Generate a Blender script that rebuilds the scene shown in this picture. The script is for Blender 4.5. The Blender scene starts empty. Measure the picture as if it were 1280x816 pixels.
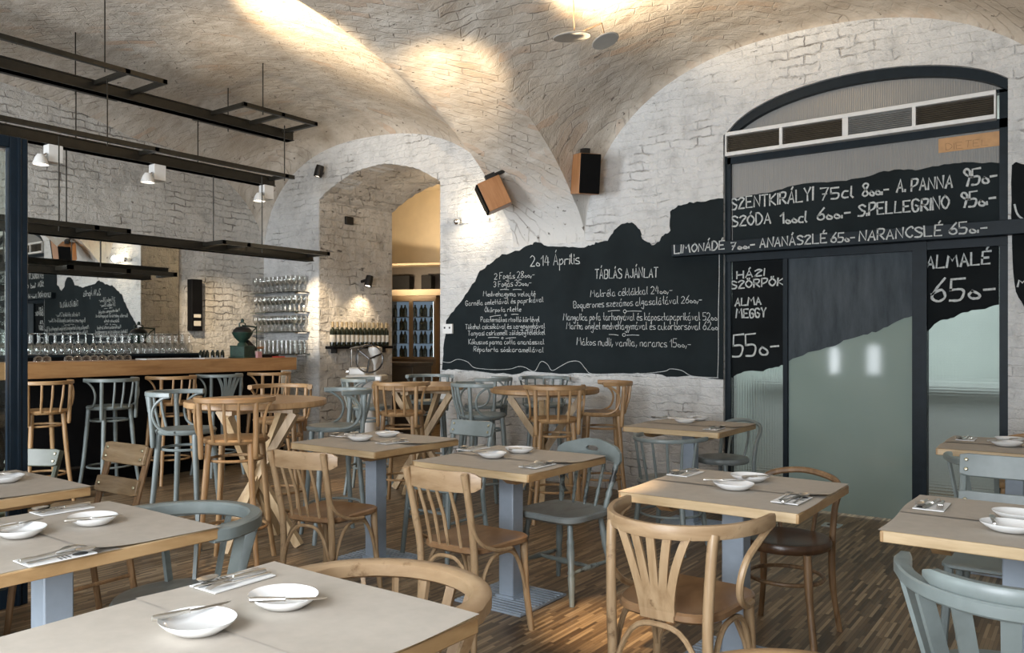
import bpy, math, random
from math import sin, cos, pi, sqrt, radians, atan2
from mathutils import Vector, Matrix
random.seed(7)
S = bpy.context.scene
COL = S.collection

# ------------------------------------------------------------------ camera, world, light, exposure
CAM = (4.347, -6.58, 1.38)
FPX, HZ = 1000.0, 426.0
RX, RY = (0.8087, 0.5882), (-0.5882, 0.8087)        # camera right / forward on the floor plan
cd = bpy.data.cameras.new('camera'); cam = bpy.data.objects.new('camera', cd); COL.objects.link(cam)
cam.location = CAM
cam.rotation_euler = (pi/2, 0, atan2(0.5882, 0.8087))
cd.sensor_width = 36; cd.lens = FPX/1280*36; cd.shift_y = (HZ-408)/1280
cd.clip_start = 0.05
S.camera = cam
S.view_settings.view_transform = 'Standard'
S.view_settings.look = 'None'
S.view_settings.exposure = 0.16
S.view_settings.gamma = 1.0
S.view_settings.use_curve_mapping = False
w = bpy.data.worlds.new('world'); S.world = w; w.use_nodes = True
w.node_tree.nodes['Background'].inputs[0].default_value = (0.75, 0.87, 1.0, 1)
w.node_tree.nodes['Background'].inputs[1].default_value = 1.0
S.cycles.max_bounces = 8; S.cycles.transparent_max_bounces = 24
S.cycles.diffuse_bounces = 4; S.cycles.glossy_bounces = 4; S.cycles.transmission_bounces = 6
S.cycles.sample_clamp_indirect = 4.0
S.cycles.caustics_reflective = False; S.cycles.caustics_refractive = False
S.cycles.use_denoising = True

DAY = (0.89, 0.94, 1.0)
WARM = (1.0, 0.77, 0.50)
def light(name, kind, loc, target, power, color, size=0.1, size_y=None, spot=60, blend=0.6):
    d = bpy.data.lights.new(name, kind); d.energy = power; d.color = color
    if kind == 'AREA':
        d.shape = 'RECTANGLE'; d.size = size; d.size_y = size_y or size
    else:
        d.shadow_soft_size = size
    if kind == 'SPOT':
        d.spot_size = radians(spot); d.spot_blend = blend
    o = bpy.data.objects.new(name, d); COL.objects.link(o); o.location = loc
    if target is not None:
        o.rotation_euler = (Vector(target)-Vector(loc)).to_track_quat('-Z', 'Y').to_euler()
    return o
FAC_Y = -8.0
# street windows in the front wall behind the camera (openings in wall_front below)
WINDOWS = [(-2.6, -0.40, 0.4, 2.95), (0.50, 0.78, 0.75, 1.32), (1.12, 1.45, 0.75, 1.36), (2.3, 4.4, 0.6, 2.95)]
for (x0, x1, z0, z1), pw in zip(WINDOWS, (400, 8, 8, 290)):
    light('window_daylight', 'AREA', ((x0+x1)/2, FAC_Y-0.12, (z0+z1)/2), ((x0+x1)/2, 0, 1.0), pw, DAY, x1-x0, z1-z0)

# ------------------------------------------------------------------ pixel helpers (photograph frame 1280x816)
def ray(px, py):
    u = (px-640)/FPX
    return (u*RX[0]+RY[0], u*RX[1]+RY[1], -(py-HZ)/FPX)
def onz(px, py, z):
    d = ray(px, py); t = (z-CAM[2])/d[2]
    return (CAM[0]+d[0]*t, CAM[1]+d[1]*t, z)
def ony(px, py, y=0.0):
    d = ray(px, py); t = (y-CAM[1])/d[1]
    return (CAM[0]+d[0]*t, y, CAM[2]+d[2]*t)
def onx(px, py, x):
    d = ray(px, py); t = (x-CAM[0])/d[0]
    return (x, CAM[1]+d[1]*t, CAM[2]+d[2]*t)

def pd(px, d):
    return (CAM[0]+((px-640)/FPX*RX[0]+RY[0])*d, CAM[1]+((px-640)/FPX*RX[1]+RY[1])*d)
# ------------------------------------------------------------------ mesh builder
class MB:
    def __init__(s): s.v = []; s.f = []
    def add(s, vs, fs):
        b = len(s.v); s.v += [tuple(p) for p in vs]; s.f += [tuple(b+i for i in f) for f in fs]; return s
    def box(s, c, d, rz=0.0, m=None):
        hx, hy, hz = d[0]/2, d[1]/2, d[2]/2
        vs = [Vector((x, y, z)) for x in (-hx, hx) for y in (-hy, hy) for z in (-hz, hz)]
        R = Matrix.Rotation(rz, 3, 'Z') if m is None else m
        vs = [R @ p + Vector(c) for p in vs]
        return s.add(vs, [(0,1,3,2),(4,6,7,5),(0,4,5,1),(2,3,7,6),(0,2,6,4),(1,5,7,3)])
    def bb(s, x0, x1, y0, y1, z0, z1):
        return s.box(((x0+x1)/2, (y0+y1)/2, (z0+z1)/2), (abs(x1-x0), abs(y1-y0), abs(z1-z0)))
    def bar(s, a, b, w, h, up=(0,0,1)):
        a = Vector(a); b = Vector(b); t = (b-a).normalized(); u = Vector(up)
        if abs(t.dot(u)) > 0.99: u = Vector((0,1,0))
        sd = t.cross(u).normalized(); u = sd.cross(t)
        vs = []
        for p in (a, b):
            for i, j in ((-1,-1),(1,-1),(1,1),(-1,1)): vs.append(p + sd*(i*w/2) + u*(j*h/2))
        return s.add(vs, [(3,2,1,0),(4,5,6,7),(0,1,5,4),(1,2,6,5),(2,3,7,6),(3,0,4,7)])
    def tube(s, path, r, n=8, closed=False, cap=True):
        P = [Vector(p) for p in path]; m = len(P)
        rs = r if isinstance(r, (list, tuple)) else [r]*m
        vs = []; prev = None
        for i, p in enumerate(P):
            if closed: t = P[(i+1) % m]-P[i-1]
            else: t = P[min(i+1, m-1)]-P[max(i-1, 0)]
            t.normalize()
            if prev is None:
                u = Vector((0,0,1)) if abs(t.z) < 0.9 else Vector((1,0,0))
            else: u = prev
            sd = t.cross(u)
            if sd.length < 1e-6: sd = t.cross(Vector((0,1,0)))
            sd.normalize(); u = sd.cross(t).normalized(); prev = u
            for k in range(n):
                a = 2*pi*k/n
                vs.append(p + (sd*cos(a)+u*sin(a))*rs[i])
        fs = []
        for i in range(m if closed else m-1):
            j = (i+1) % m
            for k in range(n):
                k2 = (k+1) % n
                fs.append((i*n+k, i*n+k2, j*n+k2, j*n+k))
        if cap and not closed:
            fs.append(tuple(range(n-1, -1, -1))); fs.append(tuple((m-1)*n+k for k in range(n)))
        return s.add(vs, fs)
    def sweep(s, path, w, h, rnd=0.0, closed=False):
        """rectangular section (w across, h along z) swept along a path lying roughly level; w, h may be lists"""
        P = [Vector(p) for p in path]; m = len(P)
        W = w if isinstance(w, (list, tuple)) else [w]*m
        Hh = h if isinstance(h, (list, tuple)) else [h]*m
        sec = []
        c = 0.28
        for i, j in ((-1,-1+c),(-1+c,-1),(1-c,-1),(1,-1+c),(1,1-c),(1-c,1),(-1+c,1),(-1,1-c)): sec.append((i, j))
        vs = []
        for i, p in enumerate(P):
            if closed: t = P[(i+1) % m]-P[i-1]
            else: t = P[min(i+1, m-1)]-P[max(i-1, 0)]
            t.normalize(); sd = t.cross(Vector((0,0,1))).normalized(); u = sd.cross(t)
            for a, b in sec: vs.append(p + sd*(a*W[i]/2) + u*(b*Hh[i]/2))
        fs = []; n = 8
        for i in range(m if closed else m-1):
            j = (i+1) % m
            for k in range(n):
                k2 = (k+1) % n
                fs.append((i*n+k, i*n+k2, j*n+k2, j*n+k))
        if not closed:
            fs.append(tuple(range(n-1, -1, -1))); fs.append(tuple((m-1)*n+k for k in range(n)))
        return s.add(vs, fs)
    def lathe(s, prof, c=(0,0,0), n=20, m=None, sx=1.0, sy=1.0):
        c = Vector(c); vs = []; fs = []; k = len(prof)
        for i in range(n):
            a = 2*pi*i/n
            for r, z in prof:
                p = Vector((r*cos(a)*sx, r*sin(a)*sy, z))
                if m is not None: p = m @ p
                vs.append(p+c)
        for i in range(n):
            j = (i+1) % n
            for q in range(k-1):
                if prof[q][0] < 1e-6 and prof[q+1][0] < 1e-6: continue
                fs.append((i*k+q, j*k+q, j*k+q+1, i*k+q+1))
        return s.add(vs, fs)
    def prism(s, poly, z0, z1, f=None):
        """extrude a polygon [(a,b)...]; f maps (a,b,c)->xyz"""
        f = f or (lambda a, b, c: (a, b, c)); n = len(poly)
        vs = [f(a, b, z0) for a, b in poly] + [f(a, b, z1) for a, b in poly]
        fs = [tuple(range(n-1, -1, -1)), tuple(range(n, 2*n))] + [(i, (i+1) % n, n+(i+1) % n, n+i) for i in range(n)]
        return s.add(vs, fs)
    def prismhole(s, outer, inner, z0, z1, f=None):
        f = f or (lambda a, b, c: (a, b, c)); n = len(outer)
        vs = [f(a, b, z) for z in (z0, z1) for L in (outer, inner) for a, b in L]
        fs = []
        for i in range(n):
            j = (i+1) % n
            fs += [(j, i, n+i, n+j), (2*n+i, 2*n+j, 3*n+j, 3*n+i), (i, j, 2*n+j, 2*n+i), (n+j, n+i, 3*n+i, 3*n+j)]
        return s.add(vs, fs)
    def grid(s, nx, ny, f):
        vs = [f(i/nx, j/ny) for j in range(ny+1) for i in range(nx+1)]
        fs = [(j*(nx+1)+i, j*(nx+1)+i+1, (j+1)*(nx+1)+i+1, (j+1)*(nx+1)+i) for j in range(ny) for i in range(nx)]
        return s.add(vs, fs)
    def xf(s, m):
        s.v = [tuple(m @ Vector(p)) for p in s.v]; return s

def link(o, parent=None):
    COL.objects.link(o)
    if parent is not None: o.parent = parent
    return o
def obj(name, mb, mat, parent=None, smooth=True, bevel=0.0, loc=None, rz=0.0, solid=0.0, sub=0):
    me = bpy.data.meshes.new(name); me.from_pydata(mb.v, [], mb.f); me.validate(); me.update()
    import bmesh
    bm = bmesh.new(); bm.from_mesh(me); bmesh.ops.recalc_face_normals(bm, faces=bm.faces); bm.to_mesh(me); bm.free()
    if smooth:
        me.polygons.foreach_set('use_smooth', [True]*len(me.polygons)); me.set_sharp_from_angle(angle=0.75)
    me.materials.append(mat)
    o = bpy.data.objects.new(name, me); link(o, parent)
    if loc is not None: o.location = loc
    o.rotation_euler[2] = rz
    if solid:
        md = o.modifiers.new('thick', 'SOLIDIFY'); md.thickness = solid; md.offset = 0
    if bevel:
        md = o.modifiers.new('bevel', 'BEVEL'); md.width = bevel; md.segments = 2; md.limit_method = 'ANGLE'
    if sub:
        md = o.modifiers.new('sub', 'SUBSURF'); md.levels = sub; md.render_levels = sub
    return o
def tag(o, label, cat, group=None):
    o['label'] = label; o['category'] = cat
    if group: o['group'] = group
    return o
def thing(name, label, cat, loc=(0,0,0), rz=0.0, group=None):
    o = bpy.data.objects.new(name, None); COL.objects.link(o)
    o.location = loc; o.rotation_euler = (0, 0, rz); o.empty_display_size = 0.1
    return tag(o, label, cat, group)
def struct(name, mb, mat, parent=None, **k):
    o = obj(name, mb, mat, parent, **k)
    if parent is None: o['kind'] = 'structure'
    return o
def dup(root, loc, rz, label=None, group=None, mats=None):
    def cp(o, par):
        c = o.copy(); COL.objects.link(c)
        if par is not None: c.parent = par
        if mats and c.type == 'MESH':
            for sl in c.material_slots:
                pass
        for ch in o.children: cp(ch, c)
        return c
    r = cp(root, None); r.location = loc; r.rotation_euler = (0, 0, rz)
    if label: r['label'] = label
    if group: r['group'] = group
    return r
def cat_rom(pts, n=6, closed=False):
    P = [Vector(p) for p in pts]; out = []; m = len(P)
    for i in range(m if closed else m-1):
        if closed: a, b, c, d = P[i-1], P[i], P[(i+1) % m], P[(i+2) % m]
        else: a, b, c, d = P[max(i-1, 0)], P[i], P[i+1], P[min(i+2, m-1)]
        for k in range(n):
            t = k/n
            out.append(0.5*((2*b)+(c-a)*t+(2*a-5*b+4*c-d)*t*t+(3*b-a-3*c+d)*t**3))
    if not closed: out.append(P[-1])
    return out

# ------------------------------------------------------------------ materials
class NT:
    def __init__(s, name):
        s.m = bpy.data.materials.new(name); s.m.use_nodes = True
        s.t = s.m.node_tree; s.n = s.t.nodes; s.b = s.n['Principled BSDF']; s.out = s.n['Material Output']
    def new(s, t, **k):
        n = s.n.new(t)
        for a, v in k.items(): setattr(n, a, v)
        return n
    def L(s, a, b): s.t.links.new(a, b)
    def pos(s, scale=(1,1,1), rot=(0,0,0), obj=False):
        mp = s.new('ShaderNodeMapping'); mp.inputs['Scale'].default_value = scale; mp.inputs['Rotation'].default_value = rot
        if obj:
            tc = s.new('ShaderNodeTexCoord'); s.L(tc.outputs['Object'], mp.inputs[0])
        else:
            g = s.new('ShaderNodeNewGeometry'); s.L(g.outputs['Position'], mp.inputs[0])
        return mp.outputs[0]
    def noise(s, vec, scale, detail=4, rough=0.55, dist=0.0):
        n = s.new('ShaderNodeTexNoise'); n.inputs['Scale'].default_value = scale; n.inputs['Detail'].default_value = detail
        n.inputs['Roughness'].default_value = rough; n.inputs['Distortion'].default_value = dist
        if vec is not None: s.L(vec, n.inputs['Vector'])
        return n.outputs['Fac']
    def ramp(s, fac, stops):
        r = s.new('ShaderNodeValToRGB'); e = r.color_ramp.elements
        while len(e) < len(stops): e.new(0.5)
        for i, (p, c) in enumerate(stops):
            e[i].position = p; e[i].color = (c[0], c[1], c[2], 1) if not isinstance(c, (int, float)) else (c, c, c, 1)
        s.L(fac, r.inputs[0]); return r.outputs[0]
    def mix(s, fac, a, b, mode='MIX'):
        n = s.new('ShaderNodeMix', data_type='RGBA', blend_type=mode)
        for sock, v in ((n.inputs[0], fac), (n.inputs[6], a), (n.inputs[7], b)):
            if isinstance(v, (int, float)): sock.default_value = v
            elif isinstance(v, tuple): sock.default_value = (v[0], v[1], v[2], 1)
            else: s.L(v, sock)
        return n.outputs[2]
    def math(s, op, a, b=0.0):
        n = s.new('ShaderNodeMath', operation=op)
        for sock, v in ((n.inputs[0], a), (n.inputs[1], b)):
            if isinstance(v, (int, float)): sock.default_value = v
            else: s.L(v, sock)
        return n.outputs[0]
    def bump(s, h, strength=0.4, dist=0.01, normal=None):
        b = s.new('ShaderNodeBump'); b.inputs['Strength'].default_value = strength; b.inputs['Distance'].default_value = dist
        s.L(h, b.inputs['Height'])
        if normal is not None: s.L(normal, b.inputs['Normal'])
        s.L(b.outputs[0], s.b.inputs['Normal']); return b.outputs[0]
    def base(s, c):
        if isinstance(c, tuple): s.b.inputs['Base Color'].default_value = (c[0], c[1], c[2], 1)
        else: s.L(c, s.b.inputs['Base Color'])
    def set(s, **k):
        for a, v in k.items():
            key = a.replace('_', ' ')
            if isinstance(v, (int, float)) or isinstance(v, tuple): s.b.inputs[key].default_value = v
            else: s.L(v, s.b.inputs[key])
        return s
def plain(name, c, rough=0.5, metal=0.0, var=0.12, scale=14.0, bump=0.0, spec=0.5, coat=0.0):
    k = NT(name); p = k.pos(obj=True); f = k.noise(p, scale, 4)
    lo = tuple(max(0, x*(1-var)) for x in c); hi = tuple(min(1, x*(1+var)) for x in c)
    k.base(k.ramp(f, [(0.3, lo), (0.7, hi)]))
    k.set(Roughness=rough, Metallic=metal)
    k.b.inputs['Specular IOR Level'].default_value = spec
    if coat: k.b.inputs['Coat Weight'].default_value = coat
    if bump: k.bump(f, bump, 0.004)
    return k.m
def emit(name, c, st):
    k = NT(name); k.base((c[0]*0.5, c[1]*0.5, c[2]*0.5)); k.b.inputs['Emission Color'].default_value = (*c, 1); k.b.inputs['Emission Strength'].default_value = st
    return k.m
def wood(name, lo, mid, hi, stretch=(18, 18, 2.2), rough=0.42, wear=None, wearcut=0.62):
    k = NT(name); p = k.pos(stretch, obj=True)
    f = k.noise(p, 1.6, 6, 0.6, 0.6); f2 = k.noise(k.pos(obj=True), 5.0, 3)
    c = k.ramp(f, [(0.25, lo), (0.5, mid), (0.78, hi)])
    c = k.mix(k.ramp(f2, [(0.35, 0.0), (0.75, 0.35)]), c, lo)
    if wear:
        f3 = k.noise(k.pos(obj=True), 9.0, 5, 0.65)
        c = k.mix(k.ramp(f3, [(wearcut, 0.0), (wearcut+0.08, 1.0)]), c, wear)
    k.base(c); k.set(Roughness=rough); k.bump(f, 0.12, 0.002)
    return k.m
def white_brick(name, paint=(0.66, 0.66, 0.645), dirt=(0.36, 0.32, 0.27), dirty=0.5, bh=0.075, bl=0.26, relief=1.0, low=0.0, jl=0.47, cr=0.63, dk=0.64):
    k = NT(name); g = k.new('ShaderNodeNewGeometry'); sp = k.new('ShaderNodeSeparateXYZ'); k.L(g.outputs['Position'], sp.inputs[0])
    u = k.math('ADD', sp.outputs[0], sp.outputs[1]); cb = k.new('ShaderNodeCombineXYZ'); k.L(u, cb.inputs[0]); k.L(sp.outputs[2], cb.inputs[1])
    nz = k.new('ShaderNodeTexNoise'); nz.inputs['Scale'].default_value = 4.5; nz.inputs['Detail'].default_value = 6; nz.inputs['Roughness'].default_value = 0.6; k.L(g.outputs['Position'], nz.inputs['Vector'])
    sub = k.new('ShaderNodeVectorMath', operation='SUBTRACT'); k.L(nz.outputs['Color'], sub.inputs[0]); sub.inputs[1].default_value = (0.5, 0.5, 0.5)
    sc = k.new('ShaderNodeVectorMath', operation='SCALE'); k.L(sub.outputs[0], sc.inputs[0]); sc.inputs['Scale'].default_value = 0.12
    ad = k.new('ShaderNodeVectorMath', operation='ADD'); k.L(cb.outputs[0], ad.inputs[0]); k.L(sc.outputs[0], ad.inputs[1])
    br = k.new('ShaderNodeTexBrick'); k.L(ad.outputs[0], br.inputs['Vector'])
    br.inputs['Scale'].default_value = 1.0; br.inputs['Brick Width'].default_value = bl; br.inputs['Row Height'].default_value = bh
    br.inputs['Mortar Size'].default_value = 0.009; br.inputs['Mortar Smooth'].default_value = 0.8
    P = k.pos()
    big = k.noise(P, 1.1, 4, 0.6); mid = k.noise(P, 5.0, 7, 0.68); fine = k.noise(P, 30.0, 5, 0.7)
    c = k.ramp(mid, [(0.28, tuple(x*dk for x in paint)), (0.50, paint), (0.75, tuple(min(1, x*1.12) for x in paint))])
    pf = k.math('ADD', k.math('MULTIPLY', big, 0.6), k.math('MULTIPLY', mid, 0.4))
    if low: pf = k.math('ADD', pf, k.math('MULTIPLY', k.math('MAXIMUM', k.math('SUBTRACT', 1.05, sp.outputs[2]), 0.0), low))
    c = k.mix(k.ramp(pf, [(0.60-0.12*dirty, 0.0), (0.74-0.08*dirty, dirty)]), c, dirt)
    sel = k.ramp(k.noise(P, 2.3, 6, 0.72), [(jl, 0.0), (jl+0.13, 1.0)])
    joint = k.math('MULTIPLY', br.outputs['Fac'], sel)
    c = k.mix(k.math('MULTIPLY', joint, 0.7), c, (0.13, 0.11, 0.095))
    crack = k.math('MULTIPLY', k.ramp(k.noise(k.pos((1,1,2.6)), 6.0, 9, 0.78), [(cr, 0.0), (cr+0.035, 1.0)]), 0.85)
    c = k.mix(crack, c, (0.17, 0.145, 0.12))
    k.base(c); k.set(Roughness=0.8); k.b.inputs['Specular IOR Level'].default_value = 0.25
    h = k.math('ADD', k.math('MULTIPLY', br.outputs['Fac'], k.math('ADD', k.math('MULTIPLY', sel, -0.5), -0.12)), k.math('ADD', k.math('MULTIPLY', mid, 1.5), k.math('MULTIPLY', fine, 0.35)))
    h = k.math('SUBTRACT', h, k.math('MULTIPLY', crack, 0.8))
    k.bump(h, min(1.0, 0.8*relief), 0.05)
    return k.m
def vault_brick(name):
    k = NT(name); P0 = k.pos(rot=(0, 0, radians(-36)))
    nz = k.new('ShaderNodeTexNoise'); nz.inputs['Scale'].default_value = 3.5; nz.inputs['Detail'].default_value = 6; k.L(P0, nz.inputs['Vector'])
    sc = k.new('ShaderNodeVectorMath', operation='SCALE'); k.L(nz.outputs['Color'], sc.inputs[0]); sc.inputs['Scale'].default_value = 0.14
    ad = k.new('ShaderNodeVectorMath', operation='ADD'); k.L(P0, ad.inputs[0]); k.L(sc.outputs[0], ad.inputs[1])
    br = k.new('ShaderNodeTexBrick'); k.L(ad.outputs[0], br.inputs['Vector']); br.inputs['Scale'].default_value = 1.0
    br.inputs['Brick Width'].default_value = 0.27; br.inputs['Row Height'].default_value = 0.072; br.inputs['Mortar Size'].default_value = 0.007; br.inputs['Mortar Smooth'].default_value = 0.7
    br.inputs['Color1'].default_value = (0.0,0.0,0.0,1); br.inputs['Color2'].default_value = (1,1,1,1); br.inputs['Mortar'].default_value = (0.4,0.4,0.4,1)
    P = k.pos(); big = k.noise(P, 1.0, 5, 0.6); mid = k.noise(k.pos((1, 2.6, 1), (0, 0, radians(-36))), 4.0, 7, 0.7); fine = k.noise(P, 28, 5, 0.7)
    c = k.ramp(mid, [(0.25, (0.31, 0.265, 0.215)), (0.5, (0.49, 0.445, 0.38)), (0.75, (0.65, 0.61, 0.545))])
    c = k.mix(k.ramp(big, [(0.42, 0.0), (0.68, 0.6)]), c, (0.42, 0.345, 0.26))
    red = k.math('MULTIPLY', k.ramp(br.outputs['Color'], [(0.74, 0.0), (0.95, 1.0)]), k.ramp(k.noise(P, 1.7, 3), [(0.45, 0.0), (0.65, 0.6)]))
    c = k.mix(red, c, (0.45, 0.29, 0.18))
    gz = k.new('ShaderNodeNewGeometry'); sz = k.new('ShaderNodeSeparateXYZ'); k.L(gz.outputs['Position'], sz.inputs[0])
    lowz = k.math('ADD', sz.outputs[2], k.math('MULTIPLY', mid, 0.5))
    c = k.mix(k.ramp(k.math('SUBTRACT', lowz, 2.6), [(0.30, 0.92), (0.62, 0.0)]), c, (0.63, 0.62, 0.59))
    sel = k.ramp(k.noise(P, 3.0, 5, 0.72), [(0.47, 0.0), (0.62, 1.0)])
    c = k.mix(k.math('MULTIPLY', k.math('MULTIPLY', br.outputs['Fac'], sel), 0.5), c, (0.20, 0.165, 0.135))
    pit = k.ramp(k.noise(k.pos((1, 2, 1), (0, 0, radians(-36))), 12.0, 3, 0.6), [(0.675, 0.0), (0.70, 0.85)])
    c = k.mix(pit, c, (0.13, 0.11, 0.09))
    k.base(c); k.set(Roughness=0.85); k.b.inputs['Specular IOR Level'].default_value = 0.2
    h = k.math('ADD', k.math('MULTIPLY', br.outputs['Fac'], k.math('ADD', k.math('MULTIPLY', sel, -0.4), -0.1)), k.math('ADD', k.math('MULTIPLY', mid, 1.2), k.math('MULTIPLY', fine, 0.3)))
    h = k.math('SUBTRACT', h, pit)
    k.bump(h, 0.6, 0.026)
    return k.m
def parquet(name):
    k = NT(name); g = k.new('ShaderNodeNewGeometry'); sp = k.new('ShaderNodeSeparateXYZ'); k.L(g.outputs['Position'], sp.inputs[0])
    row = k.math('FLOOR', k.math('DIVIDE', sp.outputs[0], 0.017))
    wn = k.new('ShaderNodeTexWhiteNoise', noise_dimensions='1D'); k.L(row, wn.inputs['W'])
    yy = k.math('ADD', k.math('DIVIDE', sp.outputs[1], 0.24), wn.outputs['Value'])
    cell = k.math('FLOOR', yy)
    cb = k.new('ShaderNodeCombineXYZ'); k.L(row, cb.inputs[0]); k.L(cell, cb.inputs[1])
    w2 = k.new('ShaderNodeTexWhiteNoise', noise_dimensions='2D'); k.L(cb.outputs[0], w2.inputs['Vector'])
    c = k.ramp(w2.outputs['Value'], [(0.0, (0.085, 0.055, 0.032)), (0.35, (0.165, 0.112, 0.064)), (0.7, (0.25, 0.175, 0.102)), (1.0, (0.40, 0.30, 0.185))])
    gr = k.noise(k.pos((60, 3, 1)), 2.0, 5, 0.6)
    c = k.mix(0.45, c, k.ramp(gr, [(0.3, (0.42, 0.42, 0.42)), (0.7, (1.0, 1.0, 1.0))]), 'MULTIPLY')
    fx = k.math('FRACT', k.math('DIVIDE', sp.outputs[0], 0.017)); fy = k.math('FRACT', yy)
    ed = k.math('MAXIMUM', k.math('GREATER_THAN', k.math('ABSOLUTE', k.math('SUBTRACT', fx, 0.5)), 0.46), k.math('GREATER_THAN', k.math('ABSOLUTE', k.math('SUBTRACT', fy, 0.5)), 0.494))
    c = k.mix(k.math('MULTIPLY', ed, 0.7), c, (0.03, 0.02, 0.013))
    k.base(c); k.set(Roughness=k.ramp(gr, [(0.2, 0.32), (0.8, 0.5)])); k.bump(k.math('ADD', k.math('MULTIPLY', ed, -1.0), gr), 0.15, 0.003)
    return k.m
def thin_glass(name, tint=(0.9, 0.95, 0.93), refl=1.0):
    k = NT(name); tr = k.new('ShaderNodeBsdfTransparent'); tr.inputs[0].default_value = (*tint, 1)
    gl = k.new('ShaderNodeBsdfGlossy'); gl.inputs['Roughness'].default_value = 0.02
    fr = k.new('ShaderNodeFresnel'); fr.inputs[0].default_value = 1.5
    mx = k.new('ShaderNodeMixShader'); k.L(k.math('MULTIPLY', fr.outputs[0], refl), mx.inputs[0]); k.L(tr.outputs[0], mx.inputs[1]); k.L(gl.outputs[0], mx.inputs[2])
    k.L(mx.outputs[0], k.out.inputs[0]); return k.m
def glassware_mat(name):
    k = NT(name); tr = k.new('ShaderNodeBsdfTransparent'); tr.inputs[0].default_value = (0.985, 0.99, 0.985, 1)
    gl = k.new('ShaderNodeBsdfGlossy'); gl.inputs['Roughness'].default_value = 0.04
    lw = k.new('ShaderNodeLayerWeight'); lw.inputs[0].default_value = 0.45
    mx = k.new('ShaderNodeMixShader'); k.L(k.math('ADD', k.math('MULTIPLY', lw.outputs['Facing'], 0.75), 0.04), mx.inputs[0]); k.L(tr.outputs[0], mx.inputs[1]); k.L(gl.outputs[0], mx.inputs[2])
    k.L(mx.outputs[0], k.out.inputs[0]); return k.m
def reeded(name):
    """wired / reeded glass: rough refraction replaced by translucent blur with a fine square rib"""
    k = NT(name); P = k.new('ShaderNodeNewGeometry'); sp = k.new('ShaderNodeSeparateXYZ'); k.L(P.outputs['Position'], sp.inputs[0])
    a = k.math('SINE', k.math('MULTIPLY', sp.outputs[0], 2*pi/0.022)); b = k.math('SINE', k.math('MULTIPLY', sp.outputs[2], 2*pi/0.022))
    k.base((0.80, 0.88, 0.88)); k.set(Roughness=0.16); k.b.inputs['Transmission Weight'].default_value = 0.92; k.b.inputs['IOR'].default_value = 1.12
    k.bump(k.math('ADD', a, b), 1.0, 0.005)
    return k.m

M = {}
M['wall'] = white_brick('white_painted_brick', dirty=0.42, low=0.42, jl=0.53, cr=0.64, dk=0.70)
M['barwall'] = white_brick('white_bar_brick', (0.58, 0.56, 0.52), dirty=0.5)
M['reveal'] = white_brick('rough_white_stone', (0.66, 0.62, 0.56), (0.36, 0.31, 0.25), 0.75, 0.10, 0.24, 1.6, jl=0.51, cr=0.605, dk=0.55)
M['vault'] = vault_brick('whitewashed_vault_brick')
M['floor'] = parquet('oak_strip_parquet')
M['cream'] = plain('cream_plaster', (0.70, 0.60, 0.44), 0.8, var=0.06, scale=3)
M['cream_dark'] = plain('tan_plaster', (0.40, 0.32, 0.22), 0.8, var=0.1, scale=3)
M['oldplaster'] = plain('facade_plaster', (0.55, 0.53, 0.50), 0.85, var=0.1, scale=2)
M['board'] = plain('slate_blackboard_paint', (0.0135, 0.0185, 0.0205), 0.75, var=0.25, scale=2.2, spec=0.08)
M['boardblack'] = plain('black_paint', (0.0075, 0.0095, 0.0105), 0.75, var=0.25, scale=3, spec=0.08)
k = NT('chalk_smeared_slate'); _f = k.noise(k.pos((6, 1, 1.2)), 2.2, 6, 0.65)
k.base(k.ramp(_f, [(0.3, (0.040, 0.050, 0.058)), (0.7, (0.080, 0.094, 0.105))])); k.set(Roughness=0.8); k.b.inputs['Specular IOR Level'].default_value = 0.1; M['smear'] = k.m
M['chalk'] = plain('white_chalk', (0.46, 0.48, 0.47), 0.9, var=0.25, scale=60)
M['steel_dark'] = plain('dark_blue_painted_steel', (0.009, 0.015, 0.020), 0.45, var=0.2, spec=0.15)
M['post'] = plain('slate_blue_steel', (0.008, 0.015, 0.023), 0.30, var=0.15, spec=0.2)
M['black_iron'] = plain('black_iron', (0.012, 0.011, 0.010), 0.45, metal=0.3, var=0.2)
M['rack'] = plain('oiled_black_steel', (0.022, 0.020, 0.015), 0.40, metal=0.5, var=0.25)
M['blackpanel'] = plain('black_bar_front', (0.004, 0.004, 0.0045), 0.6, var=0.2, spec=0.1)
M['vent_white'] = plain('white_enamel', (0.66, 0.66, 0.64), 0.4, var=0.05)
M['vent_slat'] = plain('dull_bronze_slats', (0.090, 0.075, 0.055), 0.5, var=0.2)
M['vent_grey'] = plain('grey_slats', (0.25, 0.25, 0.24), 0.5, var=0.15)
M['honey'] = wood('honey_beech', (0.23, 0.13, 0.055), (0.375, 0.228, 0.108), (0.475, 0.31, 0.165))
M['pale'] = wood('worn_pale_beech', (0.25, 0.155, 0.078), (0.40, 0.27, 0.15), (0.50, 0.36, 0.22), wear=(0.19, 0.115, 0.058), wearcut=0.60)
M['seatwood'] = wood('rubbed_seat_wood', (0.17, 0.092, 0.043), (0.285, 0.165, 0.082), (0.39, 0.245, 0.135), (6, 2.5, 2), rough=0.33)
M['walnut'] = wood('dark_walnut_seat', (0.035, 0.017, 0.009), (0.085, 0.042, 0.020), (0.17, 0.09, 0.042), (6, 2.5, 2), rough=0.3)
M['darklegs'] = wood('brown_varnished_wood', (0.10, 0.055, 0.026), (0.20, 0.115, 0.055), (0.34, 0.21, 0.11), rough=0.38)
M['bartop'] = wood('oak_bar_slab', (0.24, 0.12, 0.045), (0.38, 0.205, 0.085), (0.46, 0.27, 0.12), (8, 1.6, 12))
M['tabletop'] = wood('pale_oak_slab', (0.40, 0.27, 0.135), (0.58, 0.43, 0.25), (0.68, 0.53, 0.34), (1.6, 9, 12))
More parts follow.
